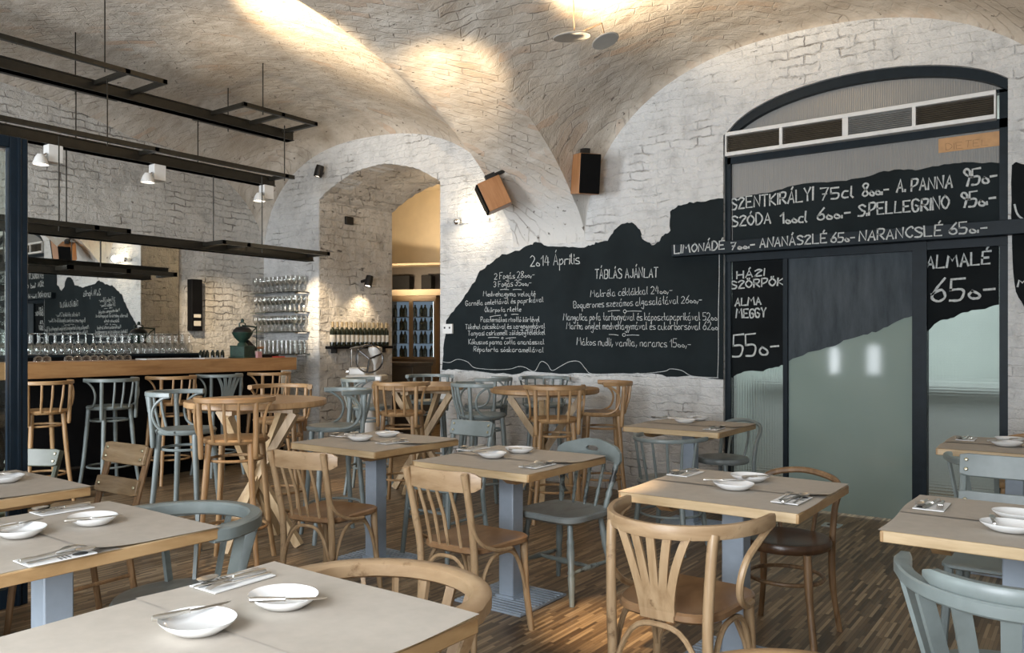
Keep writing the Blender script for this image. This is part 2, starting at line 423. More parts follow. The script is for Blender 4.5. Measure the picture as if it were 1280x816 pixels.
M['endgrain'] = wood('butcher_block_end', (0.26, 0.145, 0.06), (0.40, 0.25, 0.115), (0.52, 0.35, 0.18), (10, 3, 10))
M['plank'] = wood('weathered_brown_plank', (0.11, 0.068, 0.033), (0.27, 0.18, 0.095), (0.42, 0.31, 0.19), (2.2, 10, 18))
M['trestle'] = wood('raw_pine', (0.38, 0.25, 0.125), (0.52, 0.37, 0.21), (0.61, 0.47, 0.29))
M['grey'] = plain('grey_blue_chair_paint', (0.185, 0.215, 0.21), 0.36, var=0.14, scale=9)
M['greyworn'] = wood('worn_grey_seat_paint', (0.13, 0.13, 0.115), (0.21, 0.23, 0.225), (0.25, 0.28, 0.275), (7, 3, 2), rough=0.36, wear=(0.17, 0.125, 0.08), wearcut=0.66)
M['greychip'] = wood('chipped_grey_paint', (0.19, 0.225, 0.215), (0.21, 0.245, 0.235), (0.23, 0.265, 0.255), wear=(0.030, 0.030, 0.028), wearcut=0.53)
M['olive'] = plain('olive_grey_paint', (0.075, 0.085, 0.062), 0.4)
M['tablepost'] = plain('pale_blue_grey_steel', (0.33, 0.385, 0.45), 0.36, var=0.07)
M['paper'] = plain('kraft_paper', (0.455, 0.41, 0.355), 0.75, var=0.05, scale=20, spec=0.2)
M['china'] = plain('white_porcelain', (0.80, 0.80, 0.79), 0.12, var=0.01)
M['napkin'] = plain('white_paper_napkin', (0.80, 0.80, 0.79), 0.8, var=0.04)
M['ink'] = plain('dark_napkin_print', (0.05, 0.05, 0.05), 0.7)
M['silver'] = plain('cutlery_steel', (0.72, 0.69, 0.64), 0.30, metal=1.0, var=0.06)
M['chrome'] = plain('chrome', (0.80, 0.80, 0.80), 0.08, metal=1.0, var=0.03)
M['wheel'] = plain('dark_polished_wheel', (0.16, 0.16, 0.165), 0.15, metal=1.0)
M['brass'] = plain('brass_bolt', (0.42, 0.38, 0.26), 0.35, metal=0.9)
M['mirror'] = plain('mirror_silver', (0.78, 0.80, 0.78), 0.01, metal=1.0, var=0.0)
M['glass'] = thin_glass('clear_pane')
M['glassware'] = glassware_mat('glassware')
M['shelfglass'] = thin_glass('green_edge_shelf_glass', (0.80, 0.90, 0.84), 1.0)
M['reeded'] = reeded('reeded_glass')
k = NT('frosted_green_door_glass'); k.base(k.ramp(k.noise(k.pos(), 1.2, 2), [(0.3, (0.22, 0.285, 0.255)), (0.7, (0.26, 0.325, 0.295))])); k.set(Roughness=0.06); k.b.inputs['Specular IOR Level'].default_value = 0.5; M['frost'] = k.m
k = NT('frosted_grey_transom_glass'); _a = k.new('ShaderNodeNewGeometry'); _s = k.new('ShaderNodeSeparateXYZ'); k.L(_a.outputs['Position'], _s.inputs[0])
k.base((0.235, 0.235, 0.225)); k.set(Roughness=0.25); k.bump(k.math('SINE', k.math('MULTIPLY', _s.outputs[0], 2*pi/0.016)), 0.35, 0.003); M['transom'] = k.m
M['spk_wood'] = wood('speaker_cherry', (0.25, 0.105, 0.035), (0.36, 0.165, 0.065), (0.44, 0.22, 0.095))
M['spk_grille'] = plain('black_speaker_cloth', (0.006, 0.006, 0.006), 0.95, var=0.2, scale=120, spec=0.05)
M['lamp_white'] = plain('white_lamp_body', (0.72, 0.71, 0.68), 0.4, var=0.04)
M['lamp_glow'] = emit('lamp_glow', (1.0, 0.90, 0.74), 9.0)
M['bulb_glow'] = emit('bulb_glow', (1.0, 0.86, 0.62), 16.0)
M['disc'] = plain('frosted_lamp_disc', (0.42, 0.40, 0.36), 0.35, var=0.05)
M['rust'] = plain('rusty_rod', (0.16, 0.10, 0.055), 0.6, metal=0.4)
M['green_iron'] = plain('green_cast_iron', (0.013, 0.038, 0.026), 0.5, var=0.5, scale=22)
M['white_enamel'] = plain('cream_enamel', (0.62, 0.60, 0.56), 0.25, var=0.04)
M['bottle'] = plain('dark_bottle_glass', (0.012, 0.016, 0.010), 0.08, var=0.1)
M['label'] = plain('paper_wine_label', (0.55, 0.52, 0.45), 0.7)
M['foil'] = plain('tan_foil', (0.34, 0.25, 0.13), 0.4, metal=0.5)
M['fridge'] = plain('fridge_brown_wood', (0.16, 0.105, 0.055), 0.5)
M['fridge_in'] = emit('fridge_lit_back', (0.50, 0.64, 0.90), 0.20)
M['led'] = emit('fridge_led', (0.70, 0.85, 1.0), 6.0)
M['ochre'] = plain('ochre_panel', (0.55, 0.36, 0.13), 0.7)
M['darkroom'] = plain('dark_counter', (0.045, 0.035, 0.027), 0.5)
M['orange'] = plain('tan_cardboard', (0.50, 0.29, 0.14), 0.8)
M['switch'] = plain('white_switch', (0.74, 0.74, 0.72), 0.35, var=0.02)
M['paperwhite'] = plain('white_menu_paper', (0.78, 0.77, 0.74), 0.7, var=0.03)
M['pink'] = plain('pink_card', (0.55, 0.30, 0.30), 0.7)
M['red'] = plain('red_card', (0.50, 0.06, 0.04), 0.6)
M['floorbox'] = plain('steel_floor_box', (0.50, 0.56, 0.58), 0.3, metal=0.7)

# ------------------------------------------------------------------ room shell
XL, XR, HB = -4.466, 5.6, 8.0
def gprof(y):
    b = min(max(-y, 0), HB); b = min(b, HB-b)
    if b < 0.2: return 2.33 + 0.368/sqrt(0.2)*sqrt(b)
    return 1.90 + 2.10*sqrt(max(0, 1-((3.9-min(b, 3.9))/4.0)**2))
G0, G4 = gprof(0), gprof(-4)
def hprof(y):
    b = min(max(-y, 0), HB); b = min(b, HB-b)
    return 2.475 + 1.20*sqrt(max(0, 1-((1.6-min(b, 1.6))/1.6)**2))
BAYS = [(-2.443, 2.023, 1.33), (2.435, 2.015, 1.50)]
def vz(x, y):
    g = gprof(y); b = min(max(-y, 0), HB); b = min(b, HB-b)
    for i, (c, a, rise) in enumerate(BAYS):
        u = (x-c)/a
        if abs(u) < 1:
            base = g
            if i == 0: base = g + (max(g, hprof(y))-g)*((1-u)/2)**1.5
            t = min(1, b/1.0); t = t*t*(3-2*t)
            sh = (1-t)*sqrt(1-abs(u)**2.4) + t*(1-u*u)
            return base + rise*sh*(1-0.84*(g-G0)/(G4-G0)) + 0.05*min(1, (1-abs(u))*14)
    if x <= -4.4659: return max(g, hprof(y))
    return g
xs = []
for c, a, rise in BAYS:
    for i in range(41): xs.append(c - a*cos(pi*i/40))
xs += [XL] + [-0.42+0.84*i/10 for i in range(11)] + [4.45+i*0.115 for i in range(11)]
xs = sorted(set(round(x, 4) for x in xs if XL-1e-6 <= x <= XR+1e-6))
ys = sorted(set([-HB*j/80 for j in range(81)] + [-q for q in (0.001, 0.004, 0.01, 0.018, 0.03, 0.045, 0.07, 0.15)]), reverse=True)
nx, ny = len(xs)-1, len(ys)-1
mb = MB(); mb.grid(nx, ny, lambda i, j: (xs[round(i*nx)], ys[round(j*ny)], vz(xs[round(i*nx)], ys[round(j*ny)])))
struct('ceiling', mb, M['vault'])

mb = MB(); mb.bb(-8.0, 7.0, -9.0, 6.0, -0.1, 0.0); struct('floor', mb, M['floor'])

def strip_wall(x0, x1, cuts, zf, openings, ft, fb, step=0.05):
    """wall between two parallel faces; openings: list of (xa, xb, zlo(x), zhi(x))"""
    X = [x0+(x1-x0)*i/round((x1-x0)/step) for i in range(round((x1-x0)/step)+1)] + cuts
    X = sorted(set(round(x, 4) for x in X)); mb = MB()
    for a, b in zip(X[:-1], X[1:]):
        m = (a+b)/2; segs = []; lo = (0.0, 0.0)
        for xa, xb, zl, zh in sorted(openings):
            if xa-1e-6 <= a and b <= xb+1e-6:
                if zl(m) > 0.001: segs.append((lo, (zl(a), zl(b))))
                lo = (zh(a), zh(b))
        segs.append((lo, (zf(a), zf(b))))
        for (la, lb), (ha, hb) in segs:
            n = 1
            mb.add([ft(a, la), ft(b, lb), ft(b, hb), ft(a, ha)], [(0,1,2,3)])
            mb.add([fb(a, la), fb(b, lb), fb(b, hb), fb(a, ha)], [(3,2,1,0)])
    for xa, xb, zl, zh in openings:
        Q = [x for x in X if xa-1e-6 <= x <= xb+1e-6]
        for a, b in zip(Q[:-1], Q[1:]):
            mb.add([ft(a, zh(a)), ft(b, zh(b)), fb(b, zh(b)), fb(a, zh(a))], [(0,1,2,3)])
            if zl(a) > 0.001: mb.add([ft(a, zl(a)), ft(b, zl(b)), fb(b, zl(b)), fb(a, zl(a))], [(0,1,2,3)])
        for x in (xa, xb):
            mb.add([ft(x, zl(x)), ft(x, zh(x)), fb(x, zh(x)), fb(x, zl(x))], [(0,1,2,3)])
    return mb
AX0, AX1 = -3.385, -1.405
def arch_top(x):
    u = (x-(AX0+AX1)/2)/((AX1-AX0)/2); return 3.42 - 0.30*u*u + 0.010*sin(41*x)*sin(97*x+1)
WX0, WX1 = 1.79, 3.86
def win_top(x):
    u = (x-(WX0+WX1)/2-0.05)/((WX1-WX0)/2); return 3.06 + 0.40*sqrt(max(0.02, 1-0.92*min(1.05, u*u)))
TH = 1.27
# window opening only 0.3 deep in reality of the room; the passage goes the full thickness
mb = strip_wall(XL-0.5, XR, [AX0, AX1, WX0, WX1], lambda x: max(3.0, vz(max(XL, x), 0)+0.25),
    [(AX0, AX1, lambda x: 0.0, arch_top), (WX0, WX1, lambda x: 0.0, win_top)], lambda x, z: (x, 0, z), lambda x, z: (x, 0.30, z))
struct('wall_back', mb, M['wall'])
# deep passage behind the arch (rough stone reveals and soffit)
mb = MB()
Q = [AX0+(AX1-AX0)*i/32 for i in range(33)]
for a, b in zip(Q[:-1], Q[1:]):
    mb.add([(a, 0.02, arch_top(a)-0.001), (b, 0.02, arch_top(b)-0.001), (b, TH, arch_top(b)-0.001), (a, TH, arch_top(a)-0.001)], [(0,1,2,3)])
for x in (AX0+0.001, AX1-0.001):
    mb.grid(24, 48, lambda i, j: (x, 0.02+(TH-0.02)*i, (arch_top(AX0))*j))
mb.bb(-8, AX0, TH-0.02, TH, 0, 4.2); mb.bb(AX1, 1.4, TH-0.02, TH, 0, 4.2)
mb.bb(AX0, AX1, TH, TH+0.02, 3.5, 4.2)
struct('wall_passage', mb, M['reveal'])
# raised brick arch ring around the passage mouth
mb = MB(); n = 40; cx = (AX0+AX1)/2; hw = (AX1-AX0)/2
def ring(off):
    return [(cx + (hw+off)*cos(pi*(1-i/n)), 2.63 + (0.83+off*1.0)*sin(pi*i/n)**0.95) for i in range(n+1)]
# wall on the bar side
mb = MB(); mb.grid(80, 24, lambda i, j: (XL, -HB*i, (max(gprof(-HB*i), hprof(-HB*i))+0.08)*j)); struct('wall_left', mb, M['barwall'])
# front wall with the street windows, right wall
mb = strip_wall(XL, XR, [v for q in WINDOWS for v in q[:2]], lambda x: vz(x, -HB)+0.3,
    [(a, b, (lambda z: lambda x: z)(c), (lambda z: lambda x: z)(d)) for a, b, c, d in WINDOWS], lambda x, z: (x, FAC_Y+0.0, z), lambda x, z: (x, FAC_Y-0.25, z), 0.3)
struct('wall_front', mb, M['oldplaster'])
mb = MB(); mb.grid(10, 10, lambda i, j: (XR, -HB*i, (gprof(-HB*i)+0.1)*j)); struct('wall_right', mb, M['wall'])
for i, (x0, x1, z0, z1) in enumerate(WINDOWS):
    mb = MB(); t = 0.06
    mb.bb(x0, x1, FAC_Y-0.1, FAC_Y-0.04, z0, z0+t); mb.bb(x0, x1, FAC_Y-0.1, FAC_Y-0.04, z1-t, z1); mb.bb(x0, x1, FAC_Y-0.1, FAC_Y-0.04, min(2.2, z1-0.06), min(2.25, z1))
    for q in ((0, 0.5, 1) if x1-x0 > 1 else (0, 1)): mb.bb(x0+(x1-x0-t)*q, x0+(x1-x0-t)*q+t, FAC_Y-0.1, FAC_Y-0.04, z0, z1)
    struct('window_%d' % (i+3), mb, M['steel_dark'])
# room beyond the passage
mb = MB()
mb.bb(-8.0, 1.4, 3.9, 4.0, 0, 4.2); mb.bb(-8.1, -8.0, TH, 4.0, 0, 4.2); mb.bb(1.4, 1.42, TH, 4.0, 0, 4.2)
struct('wall_far_room', mb, M['cream'])
mb = MB(); mb.bb(-8.1, 1.42, TH, 4.0, 4.0, 4.1); struct('ceiling_far_room', mb, M['cream'])
light('far_room_lamp', 'SPOT', (-4.4, 2.3, 2.3), (-4.9, 3.9, 3.1), 90, WARM, 0.05, spot=100)
light('far_room_pendant', 'POINT', (-3.6, 2.7, 3.3), None, 45, WARM, 0.1)

# kitchen corridor seen through the ribbed glass
mb = MB(); mb.bb(1.45, 5.0, 2.4, 2.5, 0, 3.9); mb.bb(1.43, 1.45, 0.3, 2.5, 0, 3.9); mb.bb(4.95, 5.0, 0.3, 2.5, 0, 3.9); struct('wall_corridor', mb, plain('pale_corridor_paint', (0.62, 0.66, 0.62), 0.7, var=0.1, scale=2))
mb = MB(); mb.bb(1.43, 5.0, 0.3, 2.5, 3.9, 3.95); struct('ceiling_corridor', mb, M['oldplaster'])
mb = MB(); mb.bb(1.5, 4.9, 1.55, 2.35, 0.0, 0.92); mb.bb(1.5, 4.9, 1.50, 2.35, 0.92, 0.97)
tag(obj('corridor_counter', mb, M['vent_white']), 'white counter seen blurred behind the ribbed glass panes', 'counter')
light('corridor_fill_light', 'AREA', (3.1, 0.7, 3.5), (3.1, 1.5, 0.5), 62, (0.92, 0.97, 1.0), 2.4, 0.6)  # fill light added to brighten the corridor and counter front, no fixture there

# ------------------------------------------------------------------ chalk stroke lettering
G = {
'A':'03 29 43;15 35','B':'03 09;~09 39 47 36 06;~06 36 45 33 03','C':'~48 39 18 06 14 33 44','D':'03 09;~09 29 47 45 23 03','E':'49 09 03 43;06 36','F':'49 09 03;06 36',
'G':'~48 29 08 05 13 33 45;45 26','H':'03 09;43 49;06 46','I':'03 09','J':'~39 34 13 04','K':'03 09;49 06 43','L':'09 03 43','M':'03 19 36 59 63','N':'03 09 43 49',
'O':'~29 07 05 23 45 47 29','P':'03 09;~09 39 48 36 05','R':'03 09;~09 39 48 36 06;16 43','S':'~48 29 08 26 45 33 03','T':'09 49;29 23','U':'~09 05 13 33 45 49','V':'09 23 49',
'W':'09 13 26 43 59','X':'09 43;03 49','Y':'09 26 49;26 23','Z':'~08 29 48 26 03;03 43',
'a':'~36 16 04 13 33 36;36 34 43','b':'09 03;~05 26 35 33 13 04','c':'~36 16 04 13 33','d':'~35 16 04 13 34;39 33','e':'~05 35 36 16 04 13 33','f':'~39 28 23;15 36',
'g':'~36 16 04 14 35;~36 31 20 01','h':'09 03;~05 16 36 33','i':'06 03;08 07','j':'~16 11 00;18 17','k':'09 03;36 04 33','l':'09 04 13','m':'06 03;~05 16 26 23;~25 36 46 43',
'n':'06 03;~05 16 36 33','o':'~16 04 13 34 35 16','p':'06 00;~05 26 35 34 13 04','q':'~36 16 04 13 34;36 30','r':'06 03;~05 16 36','s':'~36 16 05 34 33 03','t':'19 14 23;06 26','u':'~06 04 13 33 36;36 33',
'v':'06 13 36','x':'06 33;03 36','y':'06 14;36 00','z':'06 36 03 33',
'0':'~29 07 05 23 45 47 29','1':'07 29 23','2':'~08 29 47 03;03 43','3':'~08 29 47 26;~26 45 23 04','4':'29 05 45;38 33','5':'49 09 06;~06 36 45 33 03','6':'~49 16 04 23 44 36 05',
'7':'09 49 13;16 36','8':'~26 08 29 48 26 04 23 44 26','9':'~46 27 18 29 48 46 33','-':'05 35','.':'03 04','\'':'09 08',',':'14 02','°':'~15 04 13 33 34 15',
}
ACC = {'Á':('A','2:3:'),'É':('E','2:'),'Ó':('O','2:'),'Ö':('O','"'),'á':('a',''),'é':('e',''),'í':('i',''),'ó':('o',''),'ö':('o','"'),'ő':('o','"')}
def glyph(ch):
    """strokes of one character, advance"""
    acc = None; base = ch
    if ch in ACC:
        base = ACC[ch][0]; acc = '"' if ch in 'Ööő' else "'"
    st = []; wmax = 0
    for s in G[base].split(';'):
        sm = s.startswith('~'); s = s.lstrip('~')
        pts = [(int(q[0]), int(q[1])-3) for q in s.split()]
        wmax = max(wmax, max(p[0] for p in pts))
        if sm: pts = [(p.x, p.y) for p in cat_rom([(a, b, 0) for a, b in pts], 4)]
        st.append(pts)
    if acc:
        up = ch.isupper(); y = 7.0 if up else 4.6
        if acc == "'": st.append([(wmax/2-0.1, y), (wmax/2+0.6, y+1.1)])
        else: st += [[(wmax/2-0.7, y), (wmax/2-0.7, y+0.6)], [(wmax/2+0.7, y), (wmax/2+0.7, y+0.6)]]
    return st, wmax+1.5
def lettering(text, p0, p1, h, width=None, jit=0.10, seed=0):
    """chalk strokes on the plane y=p0.y, from p0 (baseline left) to p1 (baseline right), cap height h"""
    rr = random.Random(hash(text) % 1000 if seed == 0 else seed)
    rr = random.Random(sum(ord(c)*(i+1) for i, c in enumerate(text)))
    u = 0; items = []
    for ch in text:
        if ch == ' ': u += 2.6; continue
        st, adv = glyph(ch); items.append((u, st)); u += adv
    u -= 1.5; L = p1[0]-p0[0]; kx = L/u; ky = h/6.0; y = p0[1]; width = width or h*0.085
    mb = MB()
    def P(a, b):
        return (p0[0]+a*kx, p0[2]+(p1[2]-p0[2])*(a/u)+b*ky)
    for off, st in items:
        dy = rr.uniform(-jit, jit)*3; sk = rr.uniform(-0.06, 0.10); sc = rr.uniform(0.92, 1.08)
        for pts in st:
            q = [P(off+a+sk*b, b*sc+dy*0.5) for a, b in pts]
            n = len(q); Lf = []; Rt = []
            for i in range(n):
                a = q[max(i-1, 0)]; b = q[min(i+1, n-1)]; tx, tz = b[0]-a[0], b[1]-a[1]; l = sqrt(tx*tx+tz*tz) or 1e-6
                wv = width*rr.uniform(0.75, 1.15)/2; nxx, nzz = -tz/l*wv, tx/l*wv
                ex = (-tx/l*wv*0.8, -tz/l*wv*0.8) if i == 0 else ((tx/l*wv*0.8, tz/l*wv*0.8) if i == n-1 else (0, 0))
                Lf.append((q[i][0]+nxx+ex[0], y, q[i][1]+nzz+ex[1])); Rt.append((q[i][0]-nxx+ex[0], y, q[i][1]-nzz+ex[1]))
            mb.add(Lf+Rt, [(i, i+1, n+i+1, n+i) for i in range(n-1)])
    return mb
def chalk(parent, text, a, b, hpx, y, name='chalk_lettering', width=None):
    """a, b: baseline start and end on the photograph; hpx: letter height there"""
    p0 = ony(a[0], a[1], y); p1 = ony(b[0], b[1], y); d = (p0[1]-CAM[1])/ray(*a)[1]
    return obj(name, lettering(text, p0, p1, hpx*d/FPX, width), M['chalk'], parent, smooth=False)
def chalk_line(parent, pts, y, wd=0.007, name='chalk_stroke'):
    P = [ony(a, b, y) for a, b in pts]; P = cat_rom(P, 5); mb = MB(); n = len(P); L = []; R = []
    for i in range(n):
        t = (P[min(i+1, n-1)]-P[max(i-1, 0)]).normalized(); nn = Vector((-t.z, 0, t.x))*wd/2
        L.append(P[i]+nn); R.append(P[i]-nn)
    mb.add(L+R, [(i, i+1, n+i+1, n+i) for i in range(n-1)])
    return obj(name, mb, M['chalk'], parent, smooth=False)
def jagged(pts, amp=1.2, n=4, seed=1):
    rr = random.Random(seed); out = []
    for (a, b), (c, d) in zip(pts[:-1], pts[1:]):
        for k in range(n):
            t = k/n; j = amp if k else amp*0.4
            out.append((a+(c-a)*t+rr.uniform(-j, j)*0.6, b+(d-b)*t+rr.uniform(-j, j)))
    out.append(pts[-1]); return out

# wall blackboard
cb = thing('chalkboard', 'big ragged-edged black chalkboard painted on the white brick wall, dated 2014', 'chalkboard', (0, 0, 0))
top = [(553,462),(556,425),(558,400),(570,385),(582,368),(594,352),(600,338),(612,330),(628,318),(650,313),(664,305),(672,303),(690,308),(706,308),(728,310),(738,307),(748,303),(760,301),(768,288),(778,280),(790,278),(800,287),(803,299),(815,306),(824,302),(829,295),(838,288),(838,264),(848,257),(862,253),(882,252),(904.5,248)]
bot = [(904.5,474),(870,470),(840,471),(815,467),(780,466),(738,467),(700,467),(660,464),(640,468),(600,464),(570,461),(553,462)]
outl = jagged(top, 1.3, 4, 3)[:-1] + [(904.5,248)] + jagged(bot, 1.0, 4, 5)[:-1]
poly = [(lambda q: (q[0], q[2]))(ony(a, b)) for a, b in outl]
mb = MB(); mb.prism(poly, -0.002, -0.006, lambda a, b, c: (a, c, b)); obj('painted_panel', mb, M['board'], cb, smooth=False)
YB = -0.009
LINES = [
 ('2°14 Április', (663,333), (724,329), 13), ('2 Fogás 28°°,-', (618,349), (668,346), 7.5), ('3 Fogás 35°°,-', (617,359), (664,356), 7.5),
 ('Medvehagyma velouté', (604,370), (669,370), 5.8), ('Garnéla omlettával és paprikával', (582,382), (679,377), 5.8), ('Ökörpofa rilette', (606,390), (651,389), 5.8),
 ('Paszternákos rizottó körtével', (601,402), (674,402), 5.8), ('Tőkehal csicsókával és zergegombával', (582,411), (681,410), 5.8), ('Tanyasi csirkemell zöldségfélékkel', (585,419), (681,418), 5.8),
 ('Kókuszos panna cotta ananásszal', (586,430), (680,430), 5.8), ('Répatorta sóskaramellával', (592,439), (679,440), 5.8),
 ('TÁBLÁS AJÁNLAT', (744,348), (822,346), 11), ('Makréla céklákkal 24°°,-', (738,371), (840,366), 8.5), ('Boquerones szezámos algasalátával 26°°,-', (717,385), (877,378), 8.5),
 ('Mangalica pofa tarhonyával és káposztapaprikával 52°°', (704,400), (896,400), 8.5), ('Marha onglet medvehagymával és cukorborsóval 62°°', (708,411), (897,412), 8.5), ('Mákos nudli, vanília, narancs 15°°,-', (721,431), (863,434), 9)]
for t, a, b, h in LINES: chalk(cb, t, a, b, h, YB, width=0.0058 if h < 10 else 0.009)
for a, b in (((625,362),(636,362)),((641,362),(652,362)),((612,396),(626,394)),((639,393),(648,393)),((610,422),(624,422)),((632,423),(645,422)),((760,389),(775,388)),((783,389),(802,389)),((761,418),(773,419)),((783,419),(799,419))):
    chalk_line(cb, [a, ((a[0]+b[0])/2, (a[1]+b[1])/2-0.4), b], YB, 0.0055)
for a, b, r in ((781,389,1.9),(780,418.5,1.9),(632,393.8,1.1),(628,422.5,1.1)):
    chalk_line(cb, [(a+r*cos(q*pi/4), b+r*sin(q*pi/4)) for q in range(9)], YB, 0.005)
chalk_line(cb, [(553,452),(562,453),(572,449),(584,452),(592,459),(604,461),(620,462),(638,461),(648,458),(656,459),(668,464),(676,452),(684,455),(690,463),(700,458),(712,452),(724,452),(732,461),(740,467),(770,467),(800,467),(830,464),(838,461),(852,463),(866,470),(898,472)], YB, 0.0055)
chalk_line(cb, [(899,310),(899,345),(898,390),(898,440),(897,472)], YB, 0.0055)
pk = thing('black_wall_patch', 'black painted patch on the white wall right of the tall window', 'chalkboard', (0, 0, 0))
pl = [(1265,206),(1270,203),(1290,208),(1320,212),(1330,300),(1325,372),(1300,388),(1280,384),(1270,365),(1266,330),(1264,270)]
poly = [(lambda q: (q[0], q[2]))(ony(a, b)) for a, b in jagged(pl+[pl[0]], 1.2, 3, 9)[:-1]]
mb = MB(); mb.prism(poly, -0.002, -0.006, lambda a, b, c: (a, c, b)); obj('painted_panel', mb, M['boardblack'], pk, smooth=False)
chalk(pk, 'M', (1272,358), (1284,357), 8, YB, width=0.012)
chalk_line(pk, [(1268,255),(1271,266),(1276,272),(1284,276)], YB, 0.012)

# ------------------------------------------------------------------ tall window with sliding door
WY = 0.075
def fx(px): return ony(px, 500, WY)[0]
win = MB()
X0, X1 = 1.81, 3.855
YF0, YF1 = WY-0.035, WY+0.035
d1, d2 = fx(983), fx(1146)
for a, b in ((X0-0.04, X0+0.03), (X1-0.05, X1+0.005)): win.bb(a, b, YF0, YF1, 0, 3.16)
win.bb(d1-0.018, d1+0.018, YF0, YF1, 0, 2.12); win.bb(d2-0.02, d2+0.075, YF0-0.02, YF1, 0, 2.12)
win.bb(X0, X1, YF0-0.01, YF1, 2.055, 2.125)
win.bb(X0, X1, YF0, YF1, 2.89, 2.955)
win.bb(X0, X1, YF0, YF1, 3.140, 3.165)
win.bb(X0, d1, YF0, YF1, 0, 0.05); win.bb(d2, X1, YF0, YF1, 0, 0.05)
n = 48
for i in range(n):
    xa = X0+(X1-X0)*i/n; xb = X0+(X1-X0)*(i+1)/n
    za, zb = win_top(xa)-0.005, win_top(xb)-0.005
    win.add([(xa, YF0-0.02, za), (xb, YF0-0.02, zb), (xb, YF0-0.02, zb-0.075), (xa, YF0-0.02, za-0.075), (xa, YF1, za), (xb, YF1, zb), (xb, YF1, zb-0.075), (xa, YF1, za-0.075)], [(0,1,2,3),(7,6,5,4),(2,6,7,3),(0,4,5,1)])
wino = struct('window_1', win, M['steel_dark'])
def pane(name, x0, x1, z0, z1, mat, par, y=WY, th=0.008):
    mb = MB(); mb.bb(x0, x1, y-th/2, y+th/2, z0, z1); return obj(name, mb, mat, par, smooth=False)
pane('side_pane', X0+0.03, d1-0.018, 0.05, 2.06, M['reeded'], wino)
pane('side_pane', d2+0.075, X1-0.05, 0.05, 2.06, M['reeded'], wino)
pane('transom_pane', X0+0.03, X1-0.05, 2.12, 2.90, M['transom'], wino)
mb = MB()
for i in range(n):
    xa = X0+0.02+(X1-X0-0.04)*i/n; xb = X0+0.02+(X1-X0-0.04)*(i+1)/n
    mb.add([(xa, WY, 3.15), (xb, WY, 3.15), (xb, WY, max(3.151, win_top(xb)-0.06)), (xa, WY, max(3.151, win_top(xa)-0.06))], [(0,1,2,3)])
obj('lunette_pane', mb, M['transom'], wino, smooth=False, solid=0.008)
def paint(par, pts, y, mat, name='painted_area'):
    poly = [(lambda q: (q[0], q[2]))(ony(a, b, y)) for a, b in pts]
    mb = MB(); mb.prism(poly, y, y-0.003, lambda a, b, c: (a, c, b)); return obj(name, mb, mat, par, smooth=False)
YP = WY-0.006
paint(wino, [(916,321)]+[(981,318)]+jagged([(981,456),(965,460),(950,464),(930,464),(914,473)], 1.0, 4, 2), YP, M['boardblack'])
paint(wino, [(1156,303),(1249,297)]+jagged([(1249,381),(1225,387),(1205,390),(1188,398),(1172,402),(1156,416)], 1.2, 4, 4), YP, M['boardblack'])
paint(wino, jagged([(916,249),(940,243),(965,240),(990,232),(1020,228),(1050,226),(1080,222),(1105,214),(1130,212),(1150,212),(1180,205),(1205,203),(1251,204)], 1.0, 4, 6)+[(1251,283),(916,308)], YP, M['board'])
YT = YP-0.006
chalk(wino, 'HÁZI', (921,348), (955,344), 8.5, YT, width=0.013); chalk(wino, 'SZÖRPÖK', (914,361), (979,356), 9, YT, width=0.013)
chalk(wino, 'ALMA', (919,382), (951,380), 9, YT, width=0.014); chalk(wino, 'MEGGY', (920,397), (957,396), 11, YT, width=0.014)
chalk(wino, '55°-', (916,446), (973,441), 26, YT, width=0.016)
chalk(wino, 'ALMALÉ', (1158,336), (1237,329), 15, YT, width=0.015); chalk(wino, '65°-', (1165,377), (1243,371), 28, YT, width=0.018)
chalk(wino, 'SZENTKIRÁLYI', (914,262), (1016,250), 14, YT, width=0.014); chalk(wino, '75cl', (1026,250), (1066,246), 14, YT, width=0.014); chalk(wino, '8°°.-', (1078,245), (1110,242), 16, YT, width=0.014)
chalk(wino, 'A. PANNA', (1121,240), (1190,234), 14, YT, width=0.014); chalk(wino, '95°-', (1202,233), (1246,226), 20, YT, width=0.015)
chalk(wino, 'SZÓDA', (915,283), (963,279), 13, YT, width=0.014); chalk(wino, '1°°cl', (976,279), (1008,277), 13, YT, width=0.014); chalk(wino, '6°°.-', (1022,275), (1062,271), 15, YT, width=0.014)
chalk(wino, 'S.PELLEGRINO', (1073,270), (1186,260), 14, YT, width=0.014); chalk(wino, '95°.-', (1199,260), (1244,254), 19, YT, width=0.015)
pst = MB(); a = ony(1173,183,WY-0.009); b = ony(1251,169,WY-0.009); c = ony(1251,200,WY-0.009); e = ony(1173,211,WY-0.009)
pst.bb(a[0], b[0], WY-0.008, WY-0.005, 2.77, 2.875); ps = obj('cardboard_notice', pst, M['orange'], wino, smooth=False)
ps2 = lettering('DIETEL', (a[0]+0.05, WY-0.010, 2.785), (b[0]-0.08, WY-0.010, 2.785), 0.045, 0.003); obj('notice_print', ps2, M['orange'] if False else plain('brown_print', (0.22, 0.13, 0.07), 0.8), ps, smooth=False)
# sliding door leaf
dr = MB(); dr.bb(d1+0.018, d2-0.02, WY-0.006, WY+0.006, 0.02, 2.06); dro = struct('door_1', dr, M['frost'], smooth=False)
mb = MB(); mb.bb(d2-0.03, d2-0.012, WY-0.014, WY+0.008, 0.02, 2.06); mb.bb(d1+0.012, d1+0.022, WY-0.014, WY+0.008, 0.02, 2.06); obj('edge_profile', mb, M['steel_dark'], dro, smooth=False)
paint(dro, [(985,318),(1142,308)]+jagged([(1142,394),(1120,402),(1100,413),(1080,418),(1060,424),(1040,433),(1010,440),(985,452)], 1.2, 4, 8), WY-0.008, M['smear'])
